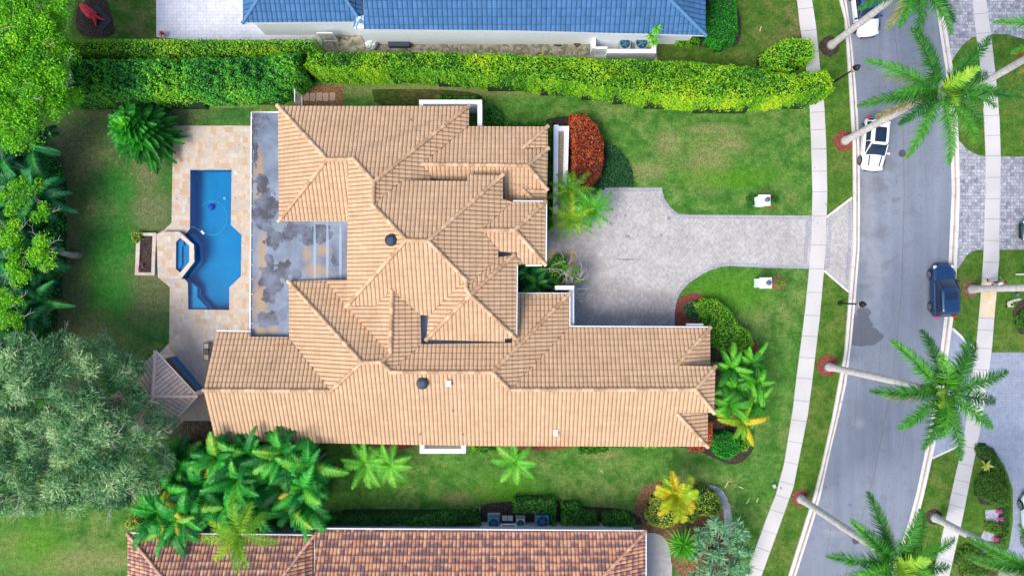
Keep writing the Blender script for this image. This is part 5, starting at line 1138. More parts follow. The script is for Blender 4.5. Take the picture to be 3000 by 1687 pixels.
for i, (pl, lb) in enumerate(((Vs([(1215, 270), (1235, 262), (1262, 285), (1265, 308), (1215, 316)]), 'dark green bush right of the upper white walled court'), (Vs([(1055, 262), (1095, 262), (1110, 268), (1060, 268)]), 'small dark bush above the upper tan roof edge'), (Vs([(1095, 240), (1200, 240), (1200, 252), (1100, 252)]), 'row of small green bushes above the white walled court'), (Vs([(1265, 308), (1310, 306), (1312, 318), (1265, 318)]), 'dark bush along the upper right eave'), (Vs([(1320, 306), (1388, 306), (1388, 330), (1384, 320), (1320, 318)]), 'dark bush wrapping the upper right roof corner'))):
    bush('dark_bush', lb, 'bush', pl, .8, M['bush_dk'], .07, 200, .08, .25, seed=90 + i, group='dark bushes along the north side', bias=.1)
bush('clipped_hedge', 'narrow clipped dark hedge between the roof end and white planter wall', 'hedge', Vs([(1379, 325), (1389, 325), (1389, 545), (1379, 545)]), .9, M['bush_dk'], .06, 220, .05, .2, seed=96)
bush('small_round_bush', 'small dark round bush by the eave at the driveway', 'bush', Vs([(1374, 545), (1390, 548), (1394, 565), (1384, 580), (1374, 578)]), .9, M['bush_dk'], .06, 220, .05, .2, seed=97)
bush('entry_shrub', 'mixed dark shrubs filling the entry bed between the roofs', 'shrub', Vs([(1305, 672), (1380, 665), (1398, 640), (1425, 650), (1420, 700), (1400, 725), (1365, 735), (1305, 738)]), 1.2, M['bush_dk'], .09, 160, .25, .3, seed=98, bias=.05)
tree('entry_tree', 'sparse bare branched shrub overhanging the driveway by the entry bed', 'shrub', Vs([(1395, 660), (1440, 650), (1470, 670), (1478, 700), (1455, 740), (1425, 745), (1400, 720)]), 2.4, .5, M['bush_dk'], None, 15, .28, .075, 45, seed=99, bias=.25, twig=26, limb=5)
clump(['dark grass like palm in the entry bed, near the wall', 'dark grass like palm in the entry bed, lower'], Vs([(1330, 680), (1350, 712)]), 'palm_dk', (.8, 1.2), 1.5, 25, name='cycad', group='cycads in the entry bed', tint=.8, ll=.3, old=0)
# along the bottom house
bush('shade_hedge', 'long dark hedge along the bottom house left of its air conditioners', 'hedge', Vs([(800, 1300), (900, 1297), (1050, 1298), (1150, 1292), (1205, 1292), (1212, 1325), (1100, 1326), (950, 1324), (810, 1322)]), 1.3, M['bush_dk'], .07, 190, .12, .3, seed=101)
bush('box_hedge', 'clipped hedge arching over the air conditioners of the bottom house', 'hedge', Vs([(1290, 1255), (1395, 1255), (1402, 1270), (1400, 1325), (1385, 1325), (1380, 1295), (1290, 1293)]), 1.2, M['bush_dk'], .065, 220, .08, .25, seed=102, bias=.12)
bush('leafy_bush', 'leafy green bush right of the air conditioners of the bottom house', 'bush', Vs([(1412, 1270), (1450, 1268), (1478, 1290), (1500, 1295), (1510, 1325), (1412, 1326)]), 1.2, M['bush_dk'], .07, 200, .15, .3, seed=103, bias=.2)
bush('leafy_bush', 'dark green bush nearest the driveway of the bottom house', 'bush', Vs([(1518, 1296), (1580, 1292), (1598, 1310), (1602, 1328), (1515, 1328)]), 1.2, M['bush_dk'], .07, 200, .15, .3, seed=104, bias=.08)
bush('variegated_bush', 'pale yellow variegated bush left of the golden palm', 'bush', Vs([(1655, 1240), (1675, 1225), (1705, 1250), (1690, 1280), (1712, 1300), (1700, 1325), (1665, 1333), (1635, 1325), (1625, 1300), (1640, 1270)]), 1.3, M['yel'], .065, 220, .14, .3, seed=105, bias=.12)
bush('variegated_bush', 'green and yellow bush right of the golden palm', 'bush', Vs([(1745, 1228), (1775, 1225), (1810, 1245), (1822, 1285), (1805, 1305), (1760, 1300), (1745, 1320), (1720, 1315), (1755, 1270)]), 1.2, M['yel'], .065, 170, .18, .3, seed=106, bias=-.12)
bush('flowering_shrub', 'small shrub with yellow flowers at the corner of the bottom house', 'shrub', Vs([(318, 1305), (345, 1300), (352, 1320), (335, 1335), (300, 1330)]), 1.0, M['yel'], .06, 200, .1, .3, seed=107, bias=.2)
# islands on the right
def isl(label, pl, h, mat, seed, name='island_bush', cat='bush', **k): return bush(name, label, cat, pl, h, M[mat], seed=seed, **k)
isl('curved band of clipped green hedge along the slate driveway island', [(2861, 1302), (2890, 1303), (2915, 1316), (2945, 1366), (2962, 1420), (2966, 1475), (2964, 1540), (2950, 1600), (2935, 1590), (2946, 1530), (2946, 1470), (2930, 1440), (2925, 1395), (2900, 1360), (2880, 1335), (2862, 1325)], .45, 'topiary', 111, 'island_hedge', 'hedge', leaf=.05, dens=320, edge=.2, lump=.04, core=M['core'])
isl('rounded topiary spiral bush in the middle of the lower right island', [(2872, 1395), (2895, 1380), (2920, 1380), (2932, 1410), (2960, 1440), (2962, 1475), (2940, 1488), (2905, 1475), (2870, 1460), (2865, 1425)], .6, 'topiary', 112, 'topiary_bush', leaf=.05, dens=320, edge=.3, lump=.05, bias=.15)
isl('small round topiary bush on grey gravel with pink flowers', [(2893, 1532), (2915, 1528), (2938, 1538), (2937, 1560), (2915, 1568), (2895, 1562)], .6, 'topiary', 113, 'topiary_bush', leaf=.05, dens=320, edge=.3, lump=.05, bias=.3)
isl('topiary bush at the bottom edge left of the slate driveway', [(2812, 1615), (2835, 1598), (2862, 1602), (2900, 1640), (2925, 1650), (2900, 1690), (2830, 1690), (2808, 1650)], .6, 'topiary', 114, 'topiary_bush', leaf=.05, dens=300, edge=.3, lump=.05)
isl('topiary bush cut by the right edge below the person', [(2975, 925), (3010, 900), (3040, 940), (3010, 972), (2978, 960)], .5, 'topiary', 115, 'topiary_bush', leaf=.05, dens=300, edge=.3, lump=.05)
for i, (x, y, lb) in enumerate(((2930, 1498, 'upper pink flower cluster beside the grey gravel patch'), (2934, 1520, 'middle pink flower cluster beside the grey gravel patch'), (2920, 1580, 'lower pink flower cluster below the small topiary'))):
    isl(lb, [(x - 8, y - 5), (x + 8, y - 5), (x + 8, y + 6), (x - 8, y + 6)], .3, 'pink', 120 + i, 'pink_flowers', 'flowers', leaf=.05, dens=300, edge=.15, lump=.03, group='pink flowers on the island')
bed('gravel_patch', [(2885, 1493), (2925, 1490), (2928, 1530), (2905, 1545), (2918, 1585), (2880, 1582), (2872, 1570), (2890, 1540)], M['gravel_grey'], .018, 1)
bed('mulch_bed', [(2858, 1325), (2900, 1345), (2935, 1380), (2945, 1460), (2930, 1480), (2870, 1475), (2855, 1440), (2862, 1400), (2905, 1372), (2860, 1335)], M['mulch_dark'], .0175, 0)
bed('mulch_bed', [(2925, 1488), (2942, 1488), (2942, 1590), (2910, 1592), (2925, 1560)], M['mulch_dark'], .0182, 0)
bed('mulch_bed', [(2965, 910), (2995, 870), (3100, 860), (3100, 985), (2990, 985), (2968, 950)], M['mulch_dark'], .0178, 1)
bed('mulch_bed', [(2802, 1612), (2830, 1590), (2860, 1592), (2890, 1620), (2930, 1650), (2920, 1700), (2810, 1700)], M['mulch_dark'], .0176, 1)
for nm, xy, lb in (('mailbox_bush', (2206, 588), 'small round bush ring left of the upper mailbox pillar'), ('mailbox_bush', (2270, 588), 'small yellow green bush right of the upper mailbox pillar'), ('mailbox_bush', (2287, 826), 'small green bush right of the lower mailbox pillar'), ('mailbox_bush', (2212, 832), 'faint ring of thin plants left of the lower mailbox pillar')):
    x, y = xy; rr_ = {2206: 19, 2270: 13, 2287: 10, 2212: 14}[x]; hh = {2206: .6, 2270: .5, 2287: .4, 2212: .12}[x]
    bush(nm, lb, 'bush', [(x + rr_ * math.cos(a), y + rr_ * 1.25 * math.sin(a)) for a in np.linspace(0, 6.28, 13)[:-1]], hh, M['bush_dk'] if x in (2206, 2212) else M['bush'], .05, 260, .05, .25, seed=x, group='bushes at the mailbox pillars')
for x, y, r_ in ((2256, 590, 22), (2280, 828, 22)): bed('mulch_bed', [(x + r_ * math.cos(a), y + r_ * math.sin(a)) for a in np.linspace(0, 6.28, 11)[:-1]], M['mulch_brown'], .012, 0)
# ------------------------------------------------------------------ white walls, gates, posts and small things
def ringwall(name, label, cat, pieces, h, mat='white', parent=None):
    xs = [p for pc_ in pieces for p in pc_]; cx = sum(p[0] for p in xs) / len(xs); cy = sum(p[1] for p in xs) / len(xs); c = P(cx, cy)
    root = thing(name, label, cat, (c.x, c.y, 0)); mb = MB()
    for i, pl in enumerate(pieces): mb.prism([(p.x, p.y) for p in PP(pl, h)], 0, h - .004 * i)
    mb.build('wall', M['stucco_white'], root)
    mb = MB()
    for i, pl in enumerate(pieces): mb.prism([(p.x, p.y) for p in PP(pl, h)], h - .004 * i, h + .04 - .004 * i)
    mb.build('coping', M[mat], root); return root
ringwall('court_wall', 'white wall framing a small court above the upper roof', 'wall', [[(1228, 293.5), (1412, 293.5), (1412, 306), (1228, 306)], [(1399, 306), (1412, 306), (1412, 371), (1399, 371)], [(1228, 306), (1240, 306), (1240, 312), (1228, 312)]], 2.6)
ringwall('window_well_wall', 'white wall framing a narrow well below the long lower eave', 'wall', [[(1230, 1314), (1364, 1314), (1364, 1327.5), (1230, 1327.5)], [(1230, 1298), (1243, 1298), (1243, 1314), (1230, 1314)], [(1351, 1298), (1364, 1298), (1364, 1314), (1351, 1314)]], 2.4)
pw_ = ringwall('planter_wall', 'long white double wall planter left of the copper bush', 'planter', [[(1623, 366.5), (1636, 366.5), (1634, 620), (1621, 620)], [(1636, 370), (1667, 370), (1667, 384), (1636, 384)], [(1653, 384), (1667, 384), (1662, 545), (1649, 545)]], 1.5)
mb = MB(); mb.sheet([(p.x, p.y) for p in PP([(1636, 384), (1653, 384), (1649, 545), (1635, 545)], 1.2)], 1.2); mb.build('gravel_fill', M['gravel'], pw_)
ringwall('corner_wall', 'white L shaped wall between the driveway and garage roof', 'wall', [[(1627, 837), (1682, 837), (1682, 849), (1627, 849)], [(1669, 849), (1682, 849), (1682, 957), (1669, 957)]], 2.9)
c = P(2036, 955, 3.0); mb = MB(); mb.box((c.x, c.y, 2.9), (1.25, .36, .25)); tag(mb.build('wall_box', M['white']), 'white box shaped ledge sticking out above the garage eave', 'ledge')
def gate(name, label, a, b, h, nb, lean=(0, 0)):
    A, B = P(*a), P(*b); d = B - A; root = thing(name, label, 'gate', tuple(A)); u = Vector((lean[0], lean[1], 0)); mb = MB()
    for q in (.12, h): mb.tube([A + Vector((0, 0, q)), B + Vector((0, 0, q))], .045, 6)
    for p in (A, B): mb.tube([p, p + Vector((0, 0, h))], .05, 6)
    mb.build('frame', M['white'], root); mb = MB()
    for i in range(1, nb):
        p = A + d * i / nb; mb.tube([p + Vector((0, 0, .12)), p + Vector((0, 0, h))], .025, 5)
    mb.build('bars', M['white'], root)
gate('garden_gate', 'white barred gate between the hedge and the tan roof', (886, 316), (886, 270), 1.9, 8)
gate('yard_gate', 'white barred gate below the white wall of the blue roofed house', (948, 122), (990, 122), 1.8, 9)
mb = MB(); c = P(932, 125); mb.box((c.x, c.y, .05), (.45, 1.5, .06)); tag(mb.build('stone_slab', M['concrete']), 'narrow pale slab beside the white yard gate', 'slab')
# deck box, wrapped bundle, plank, junk of the side yard
c = P(1168, 121, .55); root = thing('deck_box', 'black storage box standing against the white wall of the blue roofed house', 'storage box', (c.x, c.y, 0))
mb = MB(); mb.box((c.x, c.y, .27), (1.62, .78, .5)); mb.build('box', M['darkgrey'], root); mb = MB(); mb.box((c.x, c.y, .56), (1.70, .86, .08), taper=.97)
for i in range(9): mb.box((c.x, c.y - .36 + i * .09, .603), (1.6, .02, .01))
mb.build('lid', M['darkgrey'], root)
rn = random.Random(4); c = P(1089, 128, .4); bm = bmesh.new(); bmesh.ops.create_icosphere(bm, subdivisions=3, radius=1)
for v in bm.verts: k = 1 + rn.uniform(-.16, .16); v.co = Vector((v.co.x * .48 * k + c.x, v.co.y * .46 * k + c.y, max(0.01, .38 + v.co.z * .42 * k)))
me = bpy.data.meshes.new('w'); bm.to_mesh(me); bm.free(); tag(link('wrapped_bundle', me, plain('cloudy_plastic', (.48, .55, .56), .25, var=.5, scale=4)), 'bundle wrapped in cloudy plastic near the black storage box', 'bundle')
def bx(name, label, cat, x, y, z, sz, mat, rz=0, group=None):
    c = P(x, y, z); mb = MB(); mb.box((c.x, c.y, z), sz, rz); return tag(mb.build(name, mat), label, cat, group)
bx('wood_plank', 'short tan plank above the plastic wrapped bundle', 'plank', 1097, 105, .06, (.75, .09, .04), M['wood'], .08)
bx('metal_rail', 'dark metal piece lying on the side yard dirt', 'scrap', 1634, 134, .05, (.55, .10, .05), M['dark'], -.05)
bx('paper_sheet', 'small white card lying on the side yard dirt', 'card', 1590, 127, .03, (.2, .13, .02), M['white'], .05)
c = P(1672, 117, .2); mb = MB()
for a, b_ in (((-.35, -.1), (.3, .15)), ((-.3, .2), (.35, 0)), ((-.1, -.2), (-.2, .25)), ((.2, -.2), (.28, .2))): mb.tube([(c.x + a[0], c.y + a[1], .1), (c.x + b_[0], c.y + b_[1], .25)], .025, 5)
tag(mb.build('wood_offcuts', M['wood']), 'tangle of thin pale sticks on the side yard dirt', 'sticks')
bx('wood_block', 'rusty brown chunk beside the side yard grass', 'scrap', 1690, 130, .12, (.35, .35, .22), plain('rusty_brown', (.10, .045, .03), .8), .7)
# air conditioners
def ac(label, x, y, sz, h, col, group, fan_c=(.03, .07, .14)):
    c = P(x, y, h); root = thing('air_conditioner', label, 'air conditioner', (c.x, c.y, 0), group=group)
    mb = MB(); mb.box((0, 0, .06), (sz * 1.25, sz * 1.25, .12)); mb.build('pad', M['concrete'], root, world=False)
    mb = MB(); mb.box((0, 0, .12 + (h - .12) / 2), (sz, sz, h - .12)); 
    for i in range(12): mb.box((0, -sz / 2 - .005, .2 + i * (h - .3) / 12), (sz * .9, .012, .02))
    mb.build('cabinet', col, root, world=False)
    mb = MB(); mb.lathe([(sz * .45, h + .001), (sz * .45, h + .03), (sz * .41, h + .03), (sz * .40, h + .005), (0, h + .004)], (0, 0, 0), 22); mb.build('fan_well', M['_fan'], root, world=False)
    mb = MB()
    for i in range(5):
        a = i * 1.2566; mb.box((math.cos(a) * sz * .2, math.sin(a) * sz * .2, h + .02), (sz * .36, sz * .12, .01), a)
    mb.lathe([(sz * .08, h + .03), (sz * .07, h + .05), (0, h + .05)], (0, 0, 0), 12)
    mb.build('fan', M['_blade'], root, world=False)
    mb = MB()
    for k in (.14, .24, .34, .42): mb.tube([(math.cos(t_) * sz * k, math.sin(t_) * sz * k, h + .045) for t_ in np.linspace(0, 6.283, 17)], .006, 3)
    mb.build('grille', M['dark'], root, world=False); return root
M['_fan'] = plain('fan_well_blue', (.012, .045, .09), .4); M['_blade'] = plain('fan_blades', (.05, .16, .27), .4)
acb = plain('blue_grey_cabinet', (.05, .24, .38), .45); acw = plain('pale_cabinet', (.55, .60, .64), .45); acg = plain('green_grey_cabinet', (.25, .36, .38), .5)
ac('leftmost blue air conditioner by the bottom house gutter', 1446, 1532, .80, 1.0, acb, 'air conditioners of the bottom house')
ac('small white air conditioner between the two blue ones', 1525, 1532, .62, .8, acw, 'air conditioners of the bottom house')
ac('largest blue air conditioner, right one by the bottom house gutter', 1590, 1527, .95, 1.0, acb, 'air conditioners of the bottom house')
ac('left grey air conditioner inside the white enclosure of the blue roofed house', 1831, 128, .85, .9, acg, 'air conditioners of the blue roofed house')
ac('right grey air conditioner half hidden by the yucca', 1880, 126, .98, .9, acg, 'air conditioners of the blue roofed house')
bx('pool_heater', 'black pool heater with two pale slabs on top beside the bottom house', 'heater', 1487, 1530, .35, (.85, .75, .66), M['dark'])
for x, lb in ((1478.5, 'left pale slab on the black pool heater'), (1495, 'right pale slab on the black pool heater')): bx('slab', lb, 'slab', x, 1517, .72, (.40, .40, .06), M['concrete'])
c = P(1490, 1545, 1.2); mb = MB()
for k_ in (0, 1): mb.box((c.x, c.y + .0 + k_ * .25, 1.2 - k_ * .1), (1.1, .06, .06))
mb.box((c.x - .55, c.y + .12, 1.2), (.06, .3, .06)); mb.box((c.x + .55, c.y + .12, 1.2), (.06, .3, .06)); tag(mb.build('window_awning', M['white']), 'white framed box window under the gutter of the bottom house', 'window')
bx('fallen_log', 'brown stump piece at the lawn edge left of the bottom air conditioners', 'stump', 1389, 1500, .12, (.22, .42, .22), M['wood'], .2); bx('fallen_branch', 'dark twisted branch right of the brown stump', 'branch', 1405, 1493, .1, (.1, .5, .16), M['bark'], -.15)
ringwall('enclosure_wall', 'low white enclosure wall in front of the upper air conditioners', 'wall', [[(1779, 145), (1922, 145), (1922, 157), (1779, 157)], [(1910, 132), (1922, 132), (1922, 145), (1910, 145)]], 1.5)
ringwall('utility_wall', 'short white wall left of the upper air conditioners', 'wall', [[(1735, 98), (1745, 98), (1745, 143), (1735, 143)], [(1745, 138), (1779, 138), (1779, 144), (1745, 144)]], 1.3)
fill('utility_slab', PP([(1740, 95), (1925, 95), (1925, 175), (1740, 170)]), [], .02, M['concrete'])
# red seat on its black mat
c = P(272, 47, .3); root = thing('garden_lounger', 'red garden lounger with two splayed legs on a black mat at the top left', 'lounger', (c.x, c.y, 0))
mb = MB(); mb.prism([(p.x, p.y) for p in PP([(252, 38), (285, 15), (330, 62), (302, 92)])], .03, .06); mb.build('mat', M['dark'], root)
mb = MB(); mb.tube([P(234, 12, .5), P(245, 22, .45), P(262, 38, .35), (P(278, 50, .30))], [.12, .30, .40, .34], 10, flat=.35); mb.build('seat', plain('crimson_fabric', (.55, .02, .04), .6), root, True)
for e in (P(282, 78, .1), P(309, 61, .1)): mb = MB(); mb.tube([P(276, 48, .34), e], [.16, .05], 8); mb.build('leg', bpy.data.materials['crimson_fabric'], root)
# bench with two pale seats
c = P(604.5, 1030, .45); root = thing('patio_bench', 'black framed patio bench with two beige seats beside the roof edge', 'bench', (c.x, c.y, 0)); h_ = .45
mb = MB()
for dx in (-.20, .20): mb.box((c.x + dx, c.y, h_), (.06, 1.36, .06))
for dy in (-.66, -.22, .22, .66): mb.box((c.x, c.y + dy, h_ - .003), (.34, .06, .06))
for dx in (-.2, .2):
    for dy in (-.66, .66): mb.box((c.x + dx, c.y + dy, .21), (.05, .05, .42))
mb.build('frame', M['dark'], root)
for dy in (-.44, .44): mb = MB(); mb.box((c.x, c.y + dy, h_ + .02), (.34, .37, .06)); mb.build('cushion', plain('beige_cushion', (.42, .36, .27), .8) if dy < 0 else bpy.data.materials['beige_cushion'], root)
mb = MB(); mb.box((c.x + .03, c.y, h_ + .07), (.3, .38, .14)); mb.box((c.x + .28, c.y - .02, h_ + .05), (.25, .08, .08)); mb.build('console', M['dark'], root)
# pillars with mailbox
for x, y, lb in ((2239, 587, 'white square mailbox pillar with a dark lamp, north of the driveway'), (2243, 829, 'white square mailbox pillar with a dark lamp, south of the driveway')):
    c = P(x, y, 1.5); root = thing('mailbox_pillar', lb, 'pillar', (c.x, c.y, 0), group='pillars flanking the driveway'); mb = MB(); mb.box((0, 0, .72), (.75, .70, 1.44)); mb.build('pillar', M['stucco_white'], root, world=False)
    mb = MB(); mb.box((0, 0, 1.49), (.92, .84, .10)); mb.build('cap', M['white'], root, world=False)
    mb = MB(); mb.lathe([(.09, 1.54), (.10, 1.62), (.17, 1.66), (.15, 1.88), (.19, 1.90), (.06, 2.02), (.02, 2.08), (0, 2.08)], (.12, 0, 0), 12); mb.build('lamp', plain('smoky_lamp', (.10, .11, .17), .3), root, world=False)
# street lamps
def lamp(label, base, top, z):
    b = P(*base); root = thing('street_lamp', label, 'street lamp', (b.x, b.y, 0), group='black street lamps'); mb = MB()
    mb.lathe([(.17, 0), (.17, .25), (.10, .35), (.075, .5), (.055, z * .9), (.09, z * .92), (.05, z * .95), (0, z * .95)], (0, 0, 0), 12); mb.build('pole', M['dark'], root, world=False)
    mb = MB(); mb.lathe([(.10, z * .93), (.24, z), (.27, z + .25), (.20, z + .3), (0, z + .3)], (0, 0, 0), 14); mb.build('lantern', plain('amber_glass', (.35, .30, .16), .2), root, world=False)
    mb = MB(); mb.lathe([(.25, z + .30), (.23, z + .42), (.15, z + .62), (.10, z + .66), (.12, z + .76), (.05, z + .86), (0, z + .9)], (0, 0, 0), 14); mb.build('lantern_cap', M['dark'], root, world=False)
lamp('black street lamp with lantern leaning out over the kerb beside the hedge end', (2437, 245), (2506, 190), 3.5)
lamp('black street lamp seen from above on the verge below the driveway', (2459, 888), (2500, 888), 3.2)
# mailbox post, mower, small things on the right lawn
c = P(2977, 804); mb = MB(); mb.box((c.x, c.y, .6), (.10, .10, 1.2)); mb.box((c.x + .1, c.y, 1.25), (.45, .2, .22)); tag(mb.build('mailbox_post', M['white']), 'white mailbox post at the right edge above the person', 'mailbox')
c = P(2961, 891, .3); root = thing('garden_cart', 'small cream wheeled garden machine on the lawn below the person', 'cart', (c.x, c.y, 0)); mb = MB(); mb.box((0, 0, .26), (.30, .50, .28), .1, taper=.8); mb.build('body', plain('cream_plastic', (.55, .53, .42), .5), root, world=False)
mb = MB(); mb.box((0, -.02, .42), (.14, .2, .05), .1); mb.build('filler', M['dark'], root, world=False)
for s_ in (-1, 1):
    for t_ in (-1, 1): mb = MB(); mb.tube([(s_ * .15, t_ * .18, .09), (s_ * .21, t_ * .18, .09)], .09, 10); mb.build('wheel', M['dark'], root, world=False)
mb = MB(); mb.tube([(.1, .2, .3), (.55, .38, .75)], .02, 5); mb.tube([(-.1, .24, .3), (.4, .45, .75)], .02, 5); mb.build('handle', M['white'], root, world=False)
bx('garden_bucket', 'small dark bucket on the lawn just below the person', 'bucket', 2979, 864, .12, (.26, .22, .22), plain('bucket_grey', (.10, .13, .15), .6), .3)
bx('sprinkler_box', 'tiny pale sprinkler riser at the left sidewalk edge', 'sprinkler', 2268, 1423, .12, (.22, .30, .2), M['concrete'], .4)
# fallen fronds and sticks
def stick(name, label, cat, pts, r_, mat, group=None):
    mb = MB(); q = [P(x, y, .05 + .03 * (i % 2)) for i, (x, y) in enumerate(pts)]; mb.tube(q, [r_ * (1 - .7 * i / len(q)) for i in range(len(q))], 5, flat=.5); return tag(mb.build(name, mat), label, cat, group)
straw = plain('dry_frond', (.52, .44, .26), .8)
for i, (pl, lb) in enumerate((([(2124, 1428), (2134, 1410), (2146, 1408)], 'dry frond lying on the lawn, uppermost right of the golden palm'), ([(2132, 1472), (2140, 1482), (2148, 1483)], 'dry curved frond at the right end of the gravel border'), ([(2165, 1424), (2178, 1430)], 'short dry frond between the golden palm and the sidewalk'), ([(2186, 1475), (2194, 1464), (2196, 1458)], 'dry frond on the lawn nearer the sidewalk, middle'), ([(2216, 1470), (2222, 1458)], 'dry frond on the lawn closest to the lower sidewalk'), ([(1760, 1376), (1766, 1384)], 'thin dry stalk on the south lawn under the long roof'), ([(2226, 92), (2230, 78), (2228, 86)], 'small pale twig on the lawn right of the blue roof'))):
    stick('fallen_frond', lb, 'fallen frond', pl, .05, straw, 'dry fronds fallen on the lawns')
stick('fallen_stick', 'dark thin stick lying across the driveway pavers', 'stick', [(1808, 758), (1825, 762), (1842, 761)], .04, M['bark'])
mb = MB(); rn = random.Random(12)
for _ in range(260):
    x, y = rn.choice([(rn.uniform(1690, 2370), rn.uniform(560, 1000)), (rn.gauss(2440, 30), rn.uniform(0, 1680)), (rn.uniform(510, 720), rn.uniform(375, 1230)), (rn.uniform(2520, 2780), rn.uniform(0, 1680))]); c = P(x, y); a = rn.uniform(0, 6.28); l = rn.uniform(.03, .07)
    mb.add([(c.x + math.cos(a) * l, c.y + math.sin(a) * l, .07), (c.x + math.cos(a + 1.6) * l * .5, c.y + math.sin(a + 1.6) * l * .5, .064), (c.x - math.cos(a) * l, c.y - math.sin(a) * l, .068), (c.x - math.cos(a + 1.6) * l * .5, c.y - math.sin(a + 1.6) * l * .5, .064)], [(0, 1, 2, 3)])
tag(mb.build('leaf_litter', plain('leaf_litter', (.12, .08, .04), .9, var=.5)), kind='stuff')
# ------------------------------------------------------------------ cars
def ringpts(w, y0, y1, z, r, n=5):
    pts = []
    for cx, cy, a0 in ((w / 2 - r, y1 - r, 0), (-w / 2 + r, y1 - r, 90), (-w / 2 + r, y0 + r, 180), (w / 2 - r, y0 + r, 270)):
        for k in range(n): t = R(a0 + 90 * k / (n - 1)); pts.append((cx + r * math.cos(t), cy + r * math.sin(t), z))
    return pts
def loft(mb, rings, cap=True):
    n = len(rings[0]); vs = [p for r_ in rings for p in r_]; fs = [(i * n + k, i * n + (k + 1) % n, (i + 1) * n + (k + 1) % n, (i + 1) * n + k) for i in range(len(rings) - 1) for k in range(n)]
    if cap: fs.append(tuple((len(rings) - 1) * n + k for k in range(n)))
    mb.add(vs, fs)
def car(label, loc, rz, L, W, Ht, paint, roofp, glass, sunroof=None, stripes=None, hood=.30, hatch=True, name='parked_car', belt=.92):
    root = thing(name, label, 'car', loc, rz); h = L / 2; mb = MB()
    # body: cross sections along y (front is -y)
    st = [(-h, .30, .42, .62), (-h + .06, .74, .34, .72), (-h + .30, .90, .26, .80), (-h + .75, .97, .22, .88), (-h + L * hood, 1, .20, belt + .05), (0, 1, .20, belt + .03), (h * .55, 1, .20, belt + .05), (h - .45, .98, .24, belt + .06), (h - .10, .90, .30, belt - .02), (h, .74, .42, belt - .22)]
    secs = []
    for y, wf, zl, zt in st:
        w_ = W / 2 * wf; zm = (zl + zt) / 2
        half = [(0, zt + .03), (w_ * .45, zt + .025), (w_ * .78, zt - .01), (w_ * .93, zt - .08), (w_, zt - .22), (w_ * 1.0, zm), (w_ * .97, zl + .06), (w_ * .88, zl)]
        secs.append([(x, y, z) for x, z in half] + [(-x, y, z) for x, z in half[:0:-1]])
    n = len(secs[0]); vs = [p for s_ in secs for p in s_]
    fs = [(i * n + k, (i + 1) * n + k, (i + 1) * n + (k + 1) % n, i * n + (k + 1) % n) for i in range(len(secs) - 1) for k in range(n)] + [tuple(range(n))[::1], tuple((len(secs) - 1) * n + k for k in range(n - 1, -1, -1))]
    mb.add(vs, fs); o = mb.build('body', paint, root, True, world=False)
    md = o.modifiers.new('sub', 'SUBSURF'); md.levels = 2; md.render_levels = 2
    ws = -h + L * hood; rb = h - .12 if hatch else h - .75
    rings = [ringpts(W * .90, ws - .10, rb, belt, .25), ringpts(W * .86, ws + .10, rb - .04, belt + .16, .25), ringpts(W * .76, ws + .60, rb - .22, Ht - .10, .25), ringpts(W * .70, ws + .75, rb - .32, Ht - .03, .25)]
    mb = MB(); loft(mb, rings); mb.build('windows', glass, root, True, world=False)
    rr_ = [ringpts(W * .765, ws + .66, rb - .20, Ht - .085, .27), ringpts(W * .74, ws + .70, rb - .25, Ht - .02, .27), ringpts(W * .55, ws + .85, rb - .40, Ht + .02, .25)]
    mb = MB(); loft(mb, rr_); mb.build('roof', roofp, root, True, world=False)
    mb = MB()
    for s_ in (-1, 1):
        mb.tube([(s_ * W * .43, ws + .0, belt + .02), (s_ * W * .365, ws + .70, Ht - .06)], .035, 5)
        mb.tube([(s_ * W * .45, 0.15, belt + .02), (s_ * W * .375, .10, Ht - .08)], .03, 5)
        mb.tube([(s_ * W * .43, rb - .22, belt + .02), (s_ * W * .365, rb - .36, Ht - .08)], .07, 5)
    mb.build('pillars', roofp, root, world=False)
    for sx in (-1, 1):
        for sy in (-1, 1):
            y = sy * L * .305; x = sx * (W / 2 - .10)
            mb = MB(); mb.tube([(x - .10, y, .33), (x + .10, y, .33)], .33, 22); w_ = mb.build('wheel', M['dark'], root, world=False)
            mb = MB(); q = x + sx * .102
            mb.tube([(q, y, .33), (q + sx * .012, y, .33)], .06, 10)
            for k in range(5):
                a = k * 1.2566; mb.add([(q + sx * .014, y + math.cos(a - .2) * .06, .33 + math.sin(a - .2) * .06), (q + sx * .014, y + math.cos(a + .2) * .06, .33 + math.sin(a + .2) * .06), (q + sx * .014, y + math.cos(a + .14) * .23, .33 + math.sin(a + .14) * .23), (q + sx * .014, y + math.cos(a - .14) * .23, .33 + math.sin(a - .14) * .23)], [(0, 1, 2, 3)])
            for k in range(20):
                a, b_ = k * .31416, (k + 1) * .31416; mb.add([(q + sx * .013, y + math.cos(t_) * r_, .33 + math.sin(t_) * r_) for t_, r_ in ((a, .21), (b_, .21), (b_, .245), (a, .245))], [(0, 1, 2, 3)])
            r2 = mb.build('rim', M['_rim'], w_, world=False)
            mb = MB(); mb.tube([(sx * (W / 2 - .02), y + math.cos(t_) * .39, .33 + math.sin(t_) * .39) for t_ in np.linspace(0, 3.1416, 12)], .035, 5); mb.build('wheel_arch', M['dark'], root, world=False)
        mb = MB(); mb.box((sx * (W / 2 + .08), ws + .12, belt + .08), (.20, .13, .14), taper=.8); mb.build('mirror', roofp, root, world=False)
        mb = MB(); mb.lathe([(.16, 0), (.13, .05), (0, .07)], (sx * W * .36, -h + .24, .70), 12); mb.build('headlight', M['_lens'], root, world=False)
        mb = MB(); mb.box((sx * W * .39, h - .07, belt - .12), (.20, .14, .24), -sx * .35); mb.build('tail_light', M['_tail'], root, world=False)
